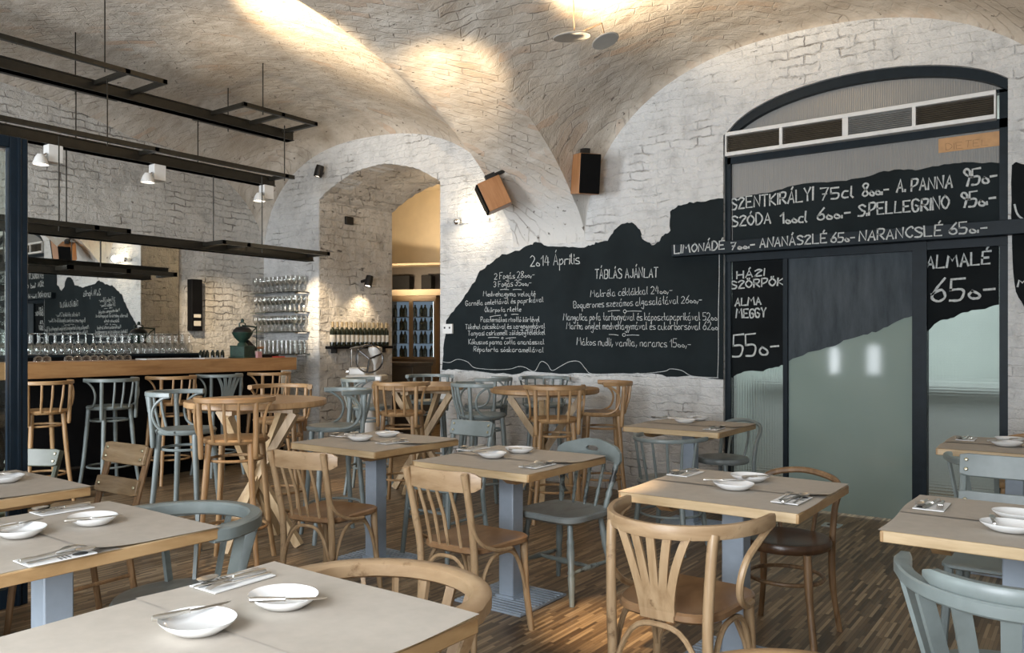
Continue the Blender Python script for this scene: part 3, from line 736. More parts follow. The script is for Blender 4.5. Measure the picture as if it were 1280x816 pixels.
# menu beam across the window
mbm = thing('menu_beam', 'long dark steel beam across the tall window with chalked drink prices', 'beam', (0, 0, 0))
bx0 = ony(840,319,-0.06)[0]
mb = MB(); mb.bb(bx0, 4.35, -0.075, 0.05, 2.118, 2.222); obj('steel_channel', mb, M['steel_dark'], mbm, bevel=0.004)
for t, a, b, h in (('LIMONÁDÉ', (843,317), (905,311), 10), ('7°°.-', (914,312), (943,309), 9), ('ANANÁSZLÉ', (950,309), (1033,303), 11), ('65°-', (1039,303), (1068,301), 12), ('NARANCSLÉ', (1074,301), (1177,294), 12), ('65°.-', (1187,293), (1233,289), 13)):
    chalk(mbm, t, a, b, h, -0.081, width=0.012)
# air-conditioning grille
vt = thing('ventilation_grille', 'long white four-panel air grille high in the arched window', 'vent', (0, 0, 0))
va, vb, vz0, vz1 = 1.815, 3.79, 2.945, 3.147; vy = 0.0
mb = MB()
for z0, z1 in ((vz0, vz0+0.032), (vz1-0.032, vz1)): mb.bb(va, vb, vy-0.03, vy+0.06, z0, z1)
cols = [va, va+(vb-va)*0.238, va+(vb-va)*0.490, va+(vb-va)*0.735, vb]
for i, c in enumerate(cols):
    wd = 0.045 if i == 2 else 0.026; mb.bb(max(va, c-wd/2), min(vb, c+wd/2), vy-0.028, vy+0.06, vz0+0.03, vz1-0.03)
obj('frame', mb, M['vent_white'], vt, bevel=0.003)
for i in range(4):
    mb = MB(); a, b = cols[i]+0.012, cols[i+1]-0.012
    for j in range(9):
        z = vz0+0.04+j*(vz1-vz0-0.08)/8; mb.box(((a+b)/2, vy+0.0, z), (b-a, 0.025, 0.003), m=Matrix.Rotation(radians(35), 3, 'X'))
    mb.bb(a, b, vy+0.05, vy+0.055, vz0+0.03, vz1-0.03)
    obj('louvre_panel', mb, M['vent_grey'] if i == 2 else M['vent_slat'], vt, smooth=False)
# floor socket in front of the door
fb = thing('floor_socket', 'small square steel floor socket in the parquet before the glass door', 'socket', onz(1040,657,0.0))
mb = MB(); mb.box((0, 0, 0.004), (0.13, 0.13, 0.008)); obj('plate', mb, M['floorbox'], fb, bevel=0.003)
mb = MB(); mb.lathe([(0.0, 0.0095), (0.035, 0.0095), (0.038, 0.008)], n=18); obj('lid', mb, M['black_iron'], fb)

RAIL = {M['honey']: wood('honey_bent_rail', (0.26, 0.15, 0.063), (0.375, 0.228, 0.108), (0.455, 0.29, 0.152), (3.5, 3.5, 14)),
        M['pale']: wood('worn_bent_rail', (0.29, 0.18, 0.092), (0.41, 0.28, 0.16), (0.50, 0.36, 0.22), (3.5, 3.5, 14), wear=(0.22, 0.135, 0.068), wearcut=0.62)}
# ------------------------------------------------------------------ chairs and stools (origin on the floor, sitter faces +y)
def horseshoe(w, yb, yf, n=18, ex=2.0, z=0.0, drop=0.0):
    """plan curve of a bent rail: from left arm end round the back (y=yb) to the right arm end"""
    out = []
    for i in range(n+1):
        a = pi*i/n
        x = -w*cos(a); y = yf-(yf-yb)*(sin(a)**(2/ex)) if 0 < i < n else yf
        out.append((x, y, z - drop*(1-sin(a))))
    return out
def round_seat(r, z, th, sx=1.0, sy=1.0, dish=0.012):
    mb = MB(); pr = [(0.0, z+th-dish), (r*0.6, z+th-dish*0.8), (r*0.86, z+th), (r*0.96, z+th-0.002), (r, z+th*0.6), (r*0.98, z+th*0.2), (r*0.94, z), (0.0, z)]
    return mb.lathe(pr, n=32, sx=sx, sy=sy)
def seat_poly(wf, wb, yb, yf, z, th, rnd=0.08, n=6, dish=0.010):
    P = [(-wb, yb), (wb, yb), (wf, yf), (-wf, yf)]; out = []
    for i, (x, y) in enumerate(P):
        p = Vector((x, y)); a = Vector(P[i-1]); c = Vector(P[(i+1) % 4])
        u = (a-p).normalized()*rnd; v = (c-p).normalized()*rnd
        for k in range(n+1):
            t = k/n; q = (p+u)*(1-t)**2 + 2*p*t*(1-t) + (p+v)*t*t; out.append((q.x, q.y))
    cx = sum(q[0] for q in out)/len(out); cy = sum(q[1] for q in out)/len(out); mb = MB(); m = len(out)
    rings = [(0.93, z), (1.0, z+th*0.3), (1.0, z+th*0.8), (0.96, z+th), (0.82, z+th-dish*0.5), (0.45, z+th-dish)]
    vs = [(cx+(x-cx)*s, cy+(y-cy)*s, zz) for s, zz in rings for x, y in out]
    fs = [(r*m+i, r*m+(i+1) % m, (r+1)*m+(i+1) % m, (r+1)*m+i) for r in range(len(rings)-1) for i in range(m)]
    fs += [tuple(range(m-1, -1, -1)), tuple((len(rings)-1)*m+i for i in range(m))]
    return mb.add(vs, fs)
def fan_splat(z0, z1, y0, y1, w0, w1, n=5, curve=0.0, th=0.011):
    mb = MB()
    for i in range(n):
        a = -1+2*i/(n-1); path = []; ws = []
        for k in range(9):
            t = k/8; e = t**1.7
            x = a*(w0*0.40*(1-e) + w1*0.45*e); y = y0+(y1-y0)*t - curve*(1-(a*t)**2)*t
            path.append((x, y, z0+(z1-z0)*t)); ws.append((w0/n*1.25)*(1-t)+t*0.030)
        for k in range(8):
            (xa, ya, za), (xb, yb, zb) = path[k], path[k+1]; wa, wb = ws[k]/2, ws[k+1]/2
            mb.add([(xa-wa, ya-th/2, za), (xa+wa, ya-th/2, za), (xb+wb, yb-th/2, zb), (xb-wb, yb-th/2, zb), (xa-wa, ya+th/2, za), (xa+wa, ya+th/2, za), (xb+wb, yb+th/2, zb), (xb-wb, yb+th/2, zb)],
                   [(0,1,2,3),(7,6,5,4),(0,3,7,4),(1,5,6,2),(0,4,5,1),(3,2,6,7)])
    mb.add([(-w0/2, y0-th*0.6, z0-0.02), (w0/2, y0-th*0.6, z0-0.02), (w0/2*0.96, y0-th*0.6+(y1-y0)*.12, z0+0.06), (-w0/2*0.96, y0-th*0.6+(y1-y0)*.12, z0+0.06), (-w0/2, y0+th*0.6, z0-0.02), (w0/2, y0+th*0.6, z0-0.02), (w0/2*.96, y0+th*0.6+(y1-y0)*.12, z0+0.06), (-w0/2*.96, y0+th*0.6+(y1-y0)*.12, z0+0.06)],
           [(0,1,2,3),(7,6,5,4),(0,3,7,4),(1,5,6,2),(0,4,5,1),(3,2,6,7)])
    return mb
def arch_brace(p0, p1, z0, z1, r=0.009, n=14, bulge=(0,0)):
    out = []
    for i in range(n+1):
        t = i/n; e = abs(2*t-1); h = z1-(z1-z0)*(e**3.2)
        b = 1-e*e
        out.append((p0[0]+(p1[0]-p0[0])*t+bulge[0]*b, p0[1]+(p1[1]-p0[1])*t+bulge[1]*b, h))
    return MB().tube(out, r, 7)

def stool(label, fm, sm, fan=False, nsp=3):
    """bentwood bar stool with a bent rail back"""
    t = thing('bar_stool', label, 'stool', (0, 0, 0))
    SZ, TZ = 0.755, 1.025
    obj('seat', round_seat(0.195, SZ, 0.035), sm, t)
    for sx in (-1, 1):
        for sy in (-1, 1):
            P = cat_rom([(sx*0.125, sy*0.125, SZ+0.004), (sx*0.140, sy*0.142, 0.50), (sx*0.158, sy*0.160, 0.25), (sx*0.185, sy*0.190, 0.0)], 4)
            obj('leg', MB().tube(P, [0.0195]*5+[0.018]*4+[0.016]*(len(P)-9), 9), fm, t)
    for z, r, nm in ((0.655, 0.158, 'upper_ring'), (0.235, 0.185, 'foot_ring')):
        obj(nm, MB().tube([(r*cos(2*pi*i/32), r*sin(2*pi*i/32), z) for i in range(32)], 0.0095, 7, closed=True), fm, t)
    rail = horseshoe(0.225, -0.245, 0.01, 20, 2.3, TZ)
    obj('back_rail', MB().sweep(rail, 0.034, 0.032), RAIL.get(fm, fm), t)
    for sx in (-1, 1):
        P = cat_rom([(sx*0.162, -0.148, SZ-0.085), (sx*0.164, -0.152, SZ+0.02), (sx*0.167, -0.160, SZ+0.15), (sx*0.170, -0.167, TZ-0.005)], 4)
        obj('back_post', MB().tube(P, [0.012, 0.016]+[0.0165]*(len(P)-2), 9), fm, t)
        P = cat_rom([(sx*0.226, 0.005, TZ-0.012), (sx*0.224, -0.045, TZ-0.022), (sx*0.214, -0.105, TZ-0.070), (sx*0.206, -0.125, TZ-0.135), (sx*0.200, -0.100, SZ+0.065), (sx*0.196, -0.045, SZ+0.030), (sx*0.193, 0.020, SZ+0.022)], 5)
        obj('arm_hoop', MB().tube(P, 0.0095, 7), fm, t)
    if fan:
        obj('fan_splat', fan_splat(SZ+0.04, TZ-0.01, -0.175, -0.208, 0.12, 0.26, 5, 0.034), fm, t)
    else:
        for i in range(nsp):
            x = (-1+2*(i+1)/(nsp+1))*0.165
            yb = -0.180 - 0.012*(1-(x/0.165)**2)
            obj('spindle', MB().tube([(x*0.92, yb+0.005, SZ+0.02), (x, yb-0.03, SZ+0.15), (x*1.05, -0.236, TZ-0.005)], [0.0095, 0.0105, 0.009], 7), fm, t)
    return t

def spindle_chair(label, fm, sm):
    """bentwood side chair: curved crest board on two posts, thin spindles, arched braces"""
    t = thing('dining_chair', label, 'chair', (0, 0, 0))
    obj('seat', seat_poly(0.205, 0.175, -0.20, 0.205, 0.425, 0.035, 0.10), sm, t)
    rail = [(x, -0.285+0.9*x*x*1.1, 0.765) for x in [(-0.225+0.45*i/16) for i in range(17)]]
    hs = [0.045]+[0.078]+[0.090]*13+[0.078]+[0.045]
    obj('crest_board', MB().sweep(rail, 0.020, hs), RAIL.get(fm, fm), t)
    for sx in (-1, 1):
        P = cat_rom([(sx*0.165, -0.215, 0.0), (sx*0.160, -0.200, 0.22), (sx*0.160, -0.205, 0.44), (sx*0.168, -0.250, 0.66), (sx*0.172, -0.290, 0.805)], 4)
        obj('back_post', MB().tube(P, [0.014]*4+[0.0175]*6+[0.0165]*(len(P)-10), 9), fm, t)
        P = cat_rom([(sx*0.165, 0.165, 0.43), (sx*0.172, 0.172, 0.22), (sx*0.190, 0.195, 0.0)], 4)
        obj('leg', MB().tube(P, [0.019]*4+[0.016]*4+[0.013], 9), fm, t)
        obj('side_brace', arch_brace((sx*0.165, -0.19), (sx*0.176, 0.165), 0.20, 0.412), fm, t)
        P = cat_rom([(sx*0.168, -0.245, 0.60), (sx*0.182, -0.20, 0.50), (sx*0.196, -0.10, 0.445), (sx*0.20, 0.02, 0.43)], 5)
        obj('seat_bracket', MB().tube(P, 0.009, 7), fm, t)
    for x in (-0.105, -0.052, 0.0, 0.075):
        obj('spindle', MB().tube([(x, -0.185, 0.43), (x*1.02, -0.225, 0.60), (x*1.05, -0.280+0.5*x*x, 0.735)], [0.008, 0.009, 0.008], 7), fm, t)
    obj('rear_brace', arch_brace((-0.16, -0.205), (0.16, -0.205), 0.20, 0.412), fm, t)
    obj('front_brace', arch_brace((-0.175, 0.172), (0.175, 0.172), 0.20, 0.412), fm, t)
    return t

def fan_armchair(label, fm, sm):
    t = thing('armchair', label, 'chair', (0, 0, 0))
    obj('seat', seat_poly(0.225, 0.185, -0.205, 0.235, 0.425, 0.038, 0.13), sm, t)
    rail = horseshoe(0.285, -0.265, 0.13, 26, 2.3, 0.745)
    obj('back_rail', MB().sweep(rail, 0.024, 0.048), RAIL.get(fm, fm), t)
    for sx in (-1, 1):
        P = cat_rom([(sx*0.19, -0.205, 0.0), (sx*0.178, -0.195, 0.23), (sx*0.180, -0.202, 0.45), (sx*0.187, -0.190, 0.66), (sx*0.191, -0.177, 0.738)], 4)
        obj('back_post', MB().tube(P, [0.015]*4+[0.0185]*(len(P)-4), 9), fm, t)
        P = cat_rom([(sx*0.180, 0.180, 0.43), (sx*0.188, 0.188, 0.22), (sx*0.205, 0.205, 0.0)], 4)
        obj('leg', MB().tube(P, [0.020]*4+[0.017]*4+[0.014], 9), fm, t)
        P = cat_rom([(sx*0.283, 0.115, 0.727), (sx*0.280, 0.04, 0.705), (sx*0.262, -0.06, 0.645), (sx*0.248, -0.09, 0.57), (sx*0.235, -0.05, 0.50), (sx*0.224, 0.04, 0.452), (sx*0.214, 0.12, 0.445)], 5)
        obj('arm_hoop', MB().tube(P, 0.0125, 8), fm, t)
        obj('side_brace', arch_brace((sx*0.182, -0.19), (sx*0.19, 0.18), 0.19, 0.41, 0.0105), fm, t)
    obj('fan_splat', fan_splat(0.45, 0.732, -0.205, -0.234, 0.125, 0.27, 5, 0.028), fm, t)
    obj('rear_brace', arch_brace((-0.178, -0.2), (0.178, -0.2), 0.19, 0.41, 0.0105), fm, t)
    obj('front_brace', arch_brace((-0.188, 0.186), (0.188, 0.186), 0.19, 0.41, 0.0105), fm, t)
    return t

def captain_chair(label, fm, sm, nsp=7, rw=0.045, rh=0.036, crest=False, hw=0.275, tz=0.735, slat=0.028, yf=0.12, sz=0.425):
    """low horseshoe-backed chair with flat or round uprights"""
    t = thing('captain_chair', label, 'chair', (0, 0, 0))
    obj('seat', round_seat(0.225, sz, 0.036, 1.0, 0.98), sm, t)
    n = 28; rail = horseshoe(hw, -0.27, yf, n, 2.25, tz)
    obj('horseshoe_rail', MB().sweep(rail, [rw*0.8]+[rw*1.25]*2+[rw]*(n-5)+[rw*1.25]*2+[rw*0.8], rh), RAIL.get(fm, fm), t)
    if crest:
        cr = [(x, y, z+rh*0.5+0.020) for x, y, z in horseshoe(hw-0.004, -0.268, yf, n, 2.25, tz)][7:22]
        obj('crest_board', MB().sweep(cr, [0.02]+[rw*0.8]*13+[0.02], [0.02]+[0.042]*13+[0.02]), fm, t)
    for i in range(nsp):
        a = pi*(0.12+0.76*i/(nsp-1)); q = a/pi*n; k0 = int(q); f = q-k0
        top = Vector(rail[k0])*(1-f)+Vector(rail[min(k0+1, n)])*f
        bot = Vector((-0.195*cos(a)*1.0, -0.195*sin(a)**0.9, sz+0.02)); top.z = tz-rh*0.3
        mb = MB()
        if slat > 0.02: mb.bar(bot, top, slat, 0.013, up=(0-(-cos(a)), -(sin(a)), 0))
        else: mb.tube([bot, (bot+top)/2, top], [slat*0.5, slat*0.6, slat*0.5], 7)
        obj('upright', mb, fm, t)
    for sx in (-1, 1):
        for sy in (-1, 1):
            P = [(sx*0.145, sy*0.145, sz+0.004), (sx*0.165, sy*0.168, 0.2), (sx*0.185, sy*0.19, 0.0)]
            obj('leg', MB().tube(P, [0.0195, 0.018, 0.014], 9), fm, t)
    obj('ring_stretcher', MB().tube([(0.2*cos(2*pi*i/32), 0.2*sin(2*pi*i/32), 0.235) for i in range(32)], 0.009, 7, closed=True), fm, t)
    return t

def cafe_chair(label, fm, sm):
    """round-seated bentwood cafe chair with a hoop back"""
    t = thing('cafe_chair', label, 'chair', (0, 0, 0))
    obj('seat', round_seat(0.205, 0.425, 0.045), sm, t)
    for sx in (-1, 1):
        P = cat_rom([(sx*0.14, 0.145, 0.43), (sx*0.155, 0.16, 0.22), (sx*0.185, 0.19, 0.0)], 4)
        obj('leg', MB().tube(P, [0.019]*4+[0.016]*4+[0.013], 9), fm, t)
        P = cat_rom([(sx*0.19, -0.215, 0.0), (sx*0.165, -0.185, 0.22), (sx*0.165, -0.17, 0.44)], 4)
        obj('leg', MB().tube(P, [0.014]*4+[0.017]*4+[0.018], 9), fm, t)
    obj('ring_stretcher', MB().tube([(0.168*cos(2*pi*i/32), 0.168*sin(2*pi*i/32), 0.285) for i in range(32)], 0.0095, 7, closed=True), fm, t)
    P = [(-0.165, -0.17, 0.43), (-0.170, -0.20, 0.58), (-0.178, -0.235, 0.66), (-0.150, -0.255, 0.715), (0, -0.275, 0.742), (0.150, -0.255, 0.715), (0.178, -0.235, 0.66), (0.170, -0.20, 0.58), (0.165, -0.17, 0.43)]
    obj('hoop_back', MB().tube(cat_rom(P, 5), 0.0155, 8), fm, t)
    P = [(-0.075, -0.165, 0.45), (-0.085, -0.205, 0.60), (-0.055, -0.235, 0.69), (0, -0.245, 0.68), (0.055, -0.235, 0.69), (0.085, -0.205, 0.60), (0.075, -0.165, 0.45)]
    obj('inner_hoop', MB().tube(cat_rom(P, 5), 0.010, 7), fm, t)
    return t

def plank_chair(label, fm, pm, two=True, tz=0.86):
    """school chair: leaning posts and bolted back planks"""
    t = thing('plank_chair', label, 'chair', (0, 0, 0))
    obj('seat', seat_poly(0.195, 0.18, -0.19, 0.20, 0.43, 0.022, 0.05), pm, t)
    for sx in (-1, 1):
        P = cat_rom([(sx*0.175, -0.235, 0.0), (sx*0.168, -0.19, 0.30), (sx*0.165, -0.19, 0.45), (sx*0.162, -0.30, tz-0.015)], 4)
        obj('back_post', MB().tube(P, 0.0165, 8), fm, t)
        P = [(sx*0.165, 0.165, 0.432), (sx*0.19, 0.205, 0.0)]
        obj('leg', MB().tube(P, [0.019, 0.015], 8), fm, t)
        obj('side_rail', MB().tube([(sx*0.17, -0.2, 0.24), (sx*0.178, 0.185, 0.24)], 0.010, 7), fm, t)
    obj('front_rail', MB().tube([(-0.172, 0.175, 0.30), (0.172, 0.175, 0.30)], 0.010, 7), fm, t)
    for k, z in enumerate([tz-0.05, tz-0.205][:2 if two else 1]):
        y = -0.19-0.11*(z-0.45)/(tz-0.465)+0.024
        lean = Matrix.Rotation(atan2(0.11, tz-0.465), 3, 'X')
        hh = 0.105 if k == 0 else 0.085
        mb = MB(); nn = 10; vs = []
        for i in range(nn+1):
            x = -0.178+0.356*i/nn; c = -0.014*(1-(x/0.178)**2)
            tap = 0.86 if i in (0, nn) else 1.0
            for yy in (-0.009, 0.009):
                for zz in (-hh/2*tap, hh/2*tap): vs.append(lean @ Vector((x, yy+c, zz)) + Vector((0, y, z)))
        fs = [(0,1,3,2), (nn*4, nn*4+2, nn*4+3, nn*4+1)]
        for i in range(nn):
            a = i*4; b = a+4; fs += [(a, b, b+1, a+1), (a+2, a+3, b+3, b+2), (a, a+2, b+2, b), (a+1, b+1, b+3, a+3)]
        mb.add(vs, fs); pk_ = obj('back_plank', mb, pm, t, bevel=0.004)
        mb = MB()
        for sx in (-1, 1):
            for dz in ((-0.022, 0.022) if k == 0 else (0.0,)):
                mb.lathe([(0.0, 0.005), (0.006, 0.004), (0.009, 0.0)], c=lean @ Vector((sx*0.150, 0.008, dz)) + Vector((0, y, z)), n=10, m=lean @ Matrix.Rotation(-pi/2, 3, 'X'))
        obj('bolt_heads', mb, M['brass'], pk_)
    return t

def turned(p0, p1, prof, n=10):
    p0 = Vector(p0); p1 = Vector(p1); m = (p1-p0).to_track_quat('Z', 'Y').to_matrix(); L = (p1-p0).length
    return MB().lathe([(r, z*L) for r, z in prof], c=p0, n=n, m=m)
def windsor_chair(label, fm, sm, cm):
    t = thing('farmhouse_chair', label, 'chair', (0, 0, 0))
    obj('seat', seat_poly(0.215, 0.20, -0.205, 0.215, 0.415, 0.042, 0.12, dish=0.014), sm, t)
    LP = [(0.0, 0), (0.013, 0), (0.015, 0.12), (0.020, 0.34), (0.016, 0.37), (0.021, 0.40), (0.016, 0.43), (0.022, 0.62), (0.018, 0.72), (0.022, 0.76), (0.016, 0.80), (0.015, 1.0), (0, 1.0)]
    for sx in (-1, 1):
        for sy in (-1, 1): obj('leg', turned((sx*0.20, sy*0.195, 0), (sx*0.14, sy*0.135, 0.42), LP), fm, t)
        SP_ = [(0.0, 0), (0.008, 0), (0.012, 0.3), (0.017, 0.5), (0.012, 0.7), (0.008, 1), (0, 1)]
        obj('side_stretcher', turned((sx*0.180, -0.172, 0.165), (sx*0.180, 0.172, 0.165), SP_), cm, t)
    obj('cross_stretcher', turned((-0.178, 0, 0.165), (0.178, 0, 0.165), [(0.0, 0), (0.008, 0), (0.013, 0.25), (0.010, 0.3), (0.019, 0.5), (0.010, 0.7), (0.013, 0.75), (0.008, 1), (0, 1)]), cm, t)
    for i in range(5):
        a = -1+2*i/4; big = i in (0, 4); r = 0.017 if big else 0.011
        obj('back_spindle', turned((a*0.155, -0.165-0.015*(1-a*a), 0.45), (a*0.19, -0.235-0.02*(1-a*a), 0.715), [(0, 0), (r*0.7, 0), (r, 0.15), (r*0.75, 0.2), (r*1.15, 0.3), (r*0.75, 0.4), (r*1.1, 0.6), (r*0.7, 0.68), (r, 0.8), (r*0.7, 1), (0, 1)], 9), cm, t)
    W_ = 0.225
    outer = []
    pts = [(-W_,0.01),(-W_*0.97,0.055),(-W_*0.80,0.085),(-W_*0.45,0.105),(-0.04,0.118),(0.04,0.118),(W_*0.45,0.105),(W_*0.80,0.085),(W_*0.97,0.055),(W_,0.01),(W_*0.93,-0.012),(W_*0.75,0.0),(W_*0.35,0.008),(-W_*0.35,0.008),(-W_*0.75,0.0),(-W_*0.93,-0.012)]
    inner = []
    for x, z in pts:
        a = atan2((z-0.055)*2.2, x); inner.append((0.045*cos(a), 0.062+0.016*sin(a)))
    mp = lambda a, b, c: (a, -0.262+0.9*a*a+c-0.10*b, 0.70+b)
    obj('crest_rail', MB().prismhole(pts, inner, -0.011, 0.011, mp), fm, t, bevel=0.004)
    return t

def facing(px, py, tx, ty): return atan2(-(tx-px), ty-py)

# ------------------------------------------------------------------ square tables with their settings
def table_mesh(label):
    t = thing('cafe_table', label, 'table', (0, 0, 0))
    top_ = MB(); top_.box((0, 0, 0.729), (0.735, 0.735, 0.040)); obj('tabletop', top_, M['tabletop'], t, bevel=0.004)
    for sx in (-1, 1): obj('end_board', MB().box((sx*0.3655, 0, 0.728), (0.012, 0.737, 0.036)), M['endgrain'], t, bevel=0.003)
    for sy in (-1, 1):
        mb = MB(); mb.add([(sy*0.20-0.03, -0.33, 0.709), (sy*0.20+0.03, -0.33, 0.709), (sy*0.20+0.03, 0.33, 0.709), (sy*0.20-0.03, 0.33, 0.709), (sy*0.20-0.03, -0.27, 0.672), (sy*0.20+0.03, -0.27, 0.672), (sy*0.20+0.03, 0.27, 0.672), (sy*0.20-0.03, 0.27, 0.672)], [(0,1,2,3),(7,6,5,4),(0,4,5,1),(1,5,6,2),(2,6,7,3),(3,7,4,0)])
        obj('batten', mb, M['endgrain'], t, bevel=0.003)
    mb = MB(); mb.box((0, 0, 0.345), (0.095, 0.095, 0.655)); obj('post', mb, M['tablepost'], t, bevel=0.006)
    mb = MB(); mb.box((0, 0, 0.006), (0.43, 0.43, 0.012))
    for i in range(13):
        y = -0.195+0.39*i/12; mb.box((0, y, 0.014), (0.415, 0.014, 0.006))
    mb.box((0, 0, 0.02), (0.12, 0.12, 0.02))
    obj('base_plate', mb, M['tablepost'], t, bevel=0.002)
    return t
def plate_mb(sx=1.0):
    pr = [(0.0, 0.004), (0.045, 0.004), (0.055, 0.006), (0.074, 0.018), (0.085, 0.026), (0.087, 0.027), (0.086, 0.024), (0.075, 0.014), (0.055, 0.001), (0.048, 0.0), (0.0, 0.0)]
    return MB().lathe(pr, n=36, sx=sx, sy=0.86)
def knife_mb(L=0.20):
    mb = MB(); hl = L*0.46
    mb.lathe([(0.0, 0), (0.0055, 0.001), (0.0072, 0.01), (0.0058, hl*0.6), (0.0045, hl-0.004), (0.006, hl), (0.0, hl+0.002)], n=10, m=Matrix.Rotation(-pi/2, 3, 'X'), c=(0, -L/2, 0.006))
    pts = [(-0.004, hl-L/2), (0.004, hl-L/2), (0.010, hl-L/2+0.015), (0.012, L/2-0.03), (0.006, L/2-0.008), (-0.002, L/2), (-0.005, L/2-0.03), (-0.005, hl-L/2+0.015)]
    return mb.prism(pts, 0.005, 0.0066)
def fork_mb(L=0.19):
    mb = MB(); Z = lambda y: 0.004+0.010*max(0, (y-0.02)/0.075)*(1 if y < 0.06 else max(0, 1-(y-0.06)/0.06))
    P = [(0, -L/2, 0.003), (0, -L/4, 0.004), (0, 0.02, 0.006)]
    mb.sweep(P, [0.011, 0.006, 0.005], 0.0025)
    mb.sweep([(0, 0.02, 0.006), (0, 0.035, 0.010), (0, 0.05, 0.012)], [0.006, 0.020, 0.022], 0.002)
    for i in range(4):
        x = -0.009+0.006*i; mb.sweep([(x, 0.05, 0.012), (x, 0.075, 0.011), (x, L/2, 0.006)], [0.004, 0.0034, 0.002], 0.0018)
    return mb
def spoon_mb(L=0.19):
    mb = MB(); mb.sweep([(0, -L/2, 0.003), (0, -L/4, 0.004), (0, 0.025, 0.007)], [0.011, 0.006, 0.005], 0.0025)
    c = (0, 0.06, 0.006)
    mb.lathe([(0.0, 0.0), (0.010, 0.0015), (0.016, 0.005), (0.019, 0.009), (0.0185, 0.0095), (0.015, 0.006), (0.009, 0.003), (0, 0.0018)], c=c, n=18, sy=1.6)
    return mb
PROTO = {}
def proto(name, mb, mat, **k):
    if name not in PROTO:
        o = obj(name, mb, mat, None, **k); PROTO[name] = o; o['_used'] = 0
    return PROTO[name]
def put(name, loc, rz, label, cat, group=None, tilt=0.0):
    p = PROTO[name]
    if p['_used'] == 0: o = p; p['_used'] = 1
    else: o = p.copy(); COL.objects.link(o)
    o.location = loc; o.rotation_euler = (tilt, 0, rz)
    return tag(o, label, cat, group)
proto('small_plate', plate_mb(), M['china']); proto('butter_knife', knife_mb(0.175), M['silver'])
proto('table_knife', knife_mb(0.205), M['silver']); proto('fork', fork_mb(), M['silver']); proto('spoon', spoon_mb(), M['silver'])
NAPN = None
def napkin(loc, rz, label):
    global NAPN
    if NAPN is None:
        t = thing('napkin', label, 'napkin', loc, rz)
        mb = MB(); mb.box((0, 0, 0.0015), (0.105, 0.185, 0.003)); obj('folded_sheet', mb, M['napkin'], t)
        mb = MB(); mb.lathe([(0.0, 0.0036), (0.018, 0.0036), (0.018, 0.0030)], c=(0.028, 0.055, 0), n=14, sy=1.2)
        for i in range(3): mb.box((0.028, 0.02-0.012*i, 0.0033), (0.04, 0.004, 0.0006))
        obj('printed_emblem', mb, M['ink'], t)
        NAPN = t; return t
    return dup(NAPN, loc, rz, label)
TZ = 0.749
TP = None
def sheet(cx, cy, side, label, w_=0.745, rr=None):
    """kraft paper place mat for the diner on one side (+1 far, -1 near)"""
    rr = rr or random.Random(int((cx*31+cy*17+side)*100))
    ph = rr.uniform(0, 6); up = rr.uniform(0.006, 0.016)
    y0, y1 = (cy-0.035, cy+0.375) if side > 0 else (cy-0.375, cy+0.03)
    def f(u, v):
        x = cx-w_/2+w_*u + 0.004*sin(5*v+ph); y = y0+(y1-y0)*v
        z = TZ+0.0015+0.001*sin(7*u+ph)*sin(5*v)
        inn = (1-v) if side > 0 else v
        if side > 0: z += 0.0016 + 0.0025*(inn**6) + 0.9*up*(inn**5)*max(0, (u-0.72)/0.28)**2*3*(1 if u < 1.1 else 0)/3
        e = max(0, abs(u-0.5)*2-0.985)/0.015
        return (x, y, z-0.006*min(1, e)*0)
    mb = MB(); mb.grid(24, 16, f)
    o = obj('paper_placemat', mb, M['paper'], None)
    return tag(o, label, 'placemat')
def square_table(cx, cy, name, plates, naps, skip=()):
    """name: how this table is told from the others, used in all labels on it"""
    global TP
    if TP is None:
        TP = table_mesh(name[0]); TP.location = (cx, cy, 0)
    else: dup(TP, (cx, cy, 0), 0, name[0])
    nm = name[1]
    sheet(cx, cy, -1, 'kraft paper mat on the near half of ' + nm); sheet(cx, cy, 1, 'kraft paper mat on the far half of ' + nm)
    rr = random.Random(int(cx*100+cy*7))
    for i, (p, side, krot) in enumerate(plates):
        q = onz(p[0], p[1], TZ+0.012) if isinstance(p, tuple) and p[0] > 50 or p[1] > 50 else (cx+p[0], cy+p[1], 0)
        z = TZ+0.0062
        put('small_plate', (q[0], q[1], z), rr.uniform(-0.2, 0.2), 'white side plate at the %s place on %s' % (side, nm), 'plate')
        dx = 0.045*(1 if side == 'far' else -1)*(-1 if i % 2 else 1)*0.6
        put('butter_knife', (q[0]+(-0.05 if i == 0 else 0.045), q[1]+(0.02 if i == 0 else -0.02), z+0.0225), radians(krot), 'butter knife on the %s side plate on %s' % (side, nm), 'knife', tilt=0.0)
    for p, side in naps:
        q = onz(p[0], p[1], TZ+0.004) if p[0] > 50 or p[1] > 50 else (cx+p[0], cy+p[1], 0)
        z = TZ+0.0055; rz = 0.0 if side == 'near' else pi
        napkin((q[0], q[1], z), rz+rr.uniform(-0.06, 0.06), 'white paper napkin at the %s place on %s' % (side, nm))
        for nm2, dx, dr, cat in (('fork', -0.030, 0.02, 'fork'), ('table_knife', 0.002, -0.05, 'knife'), ('spoon', 0.032, -0.02, 'spoon')):
            sgn = 1 if side == 'near' else -1
            put(nm2, (q[0]+sgn*dx, q[1]+rr.uniform(-0.01, 0.01), z+0.0033), rz+dr+rr.uniform(-0.06, 0.06), '%s on the %s napkin on %s' % ({'fork':'steel fork','table_knife':'table knife','spoon':'soup spoon'}[nm2], side, nm), cat)
square_table(2.835, -5.51, ('paper-covered oak table nearest the camera, at the lower left', 'the nearest table'), [((247,784), 'near', -12), ((354,753), 'far', -48)], [((292,727), 'far'), ((0.24, -0.22), 'near')])
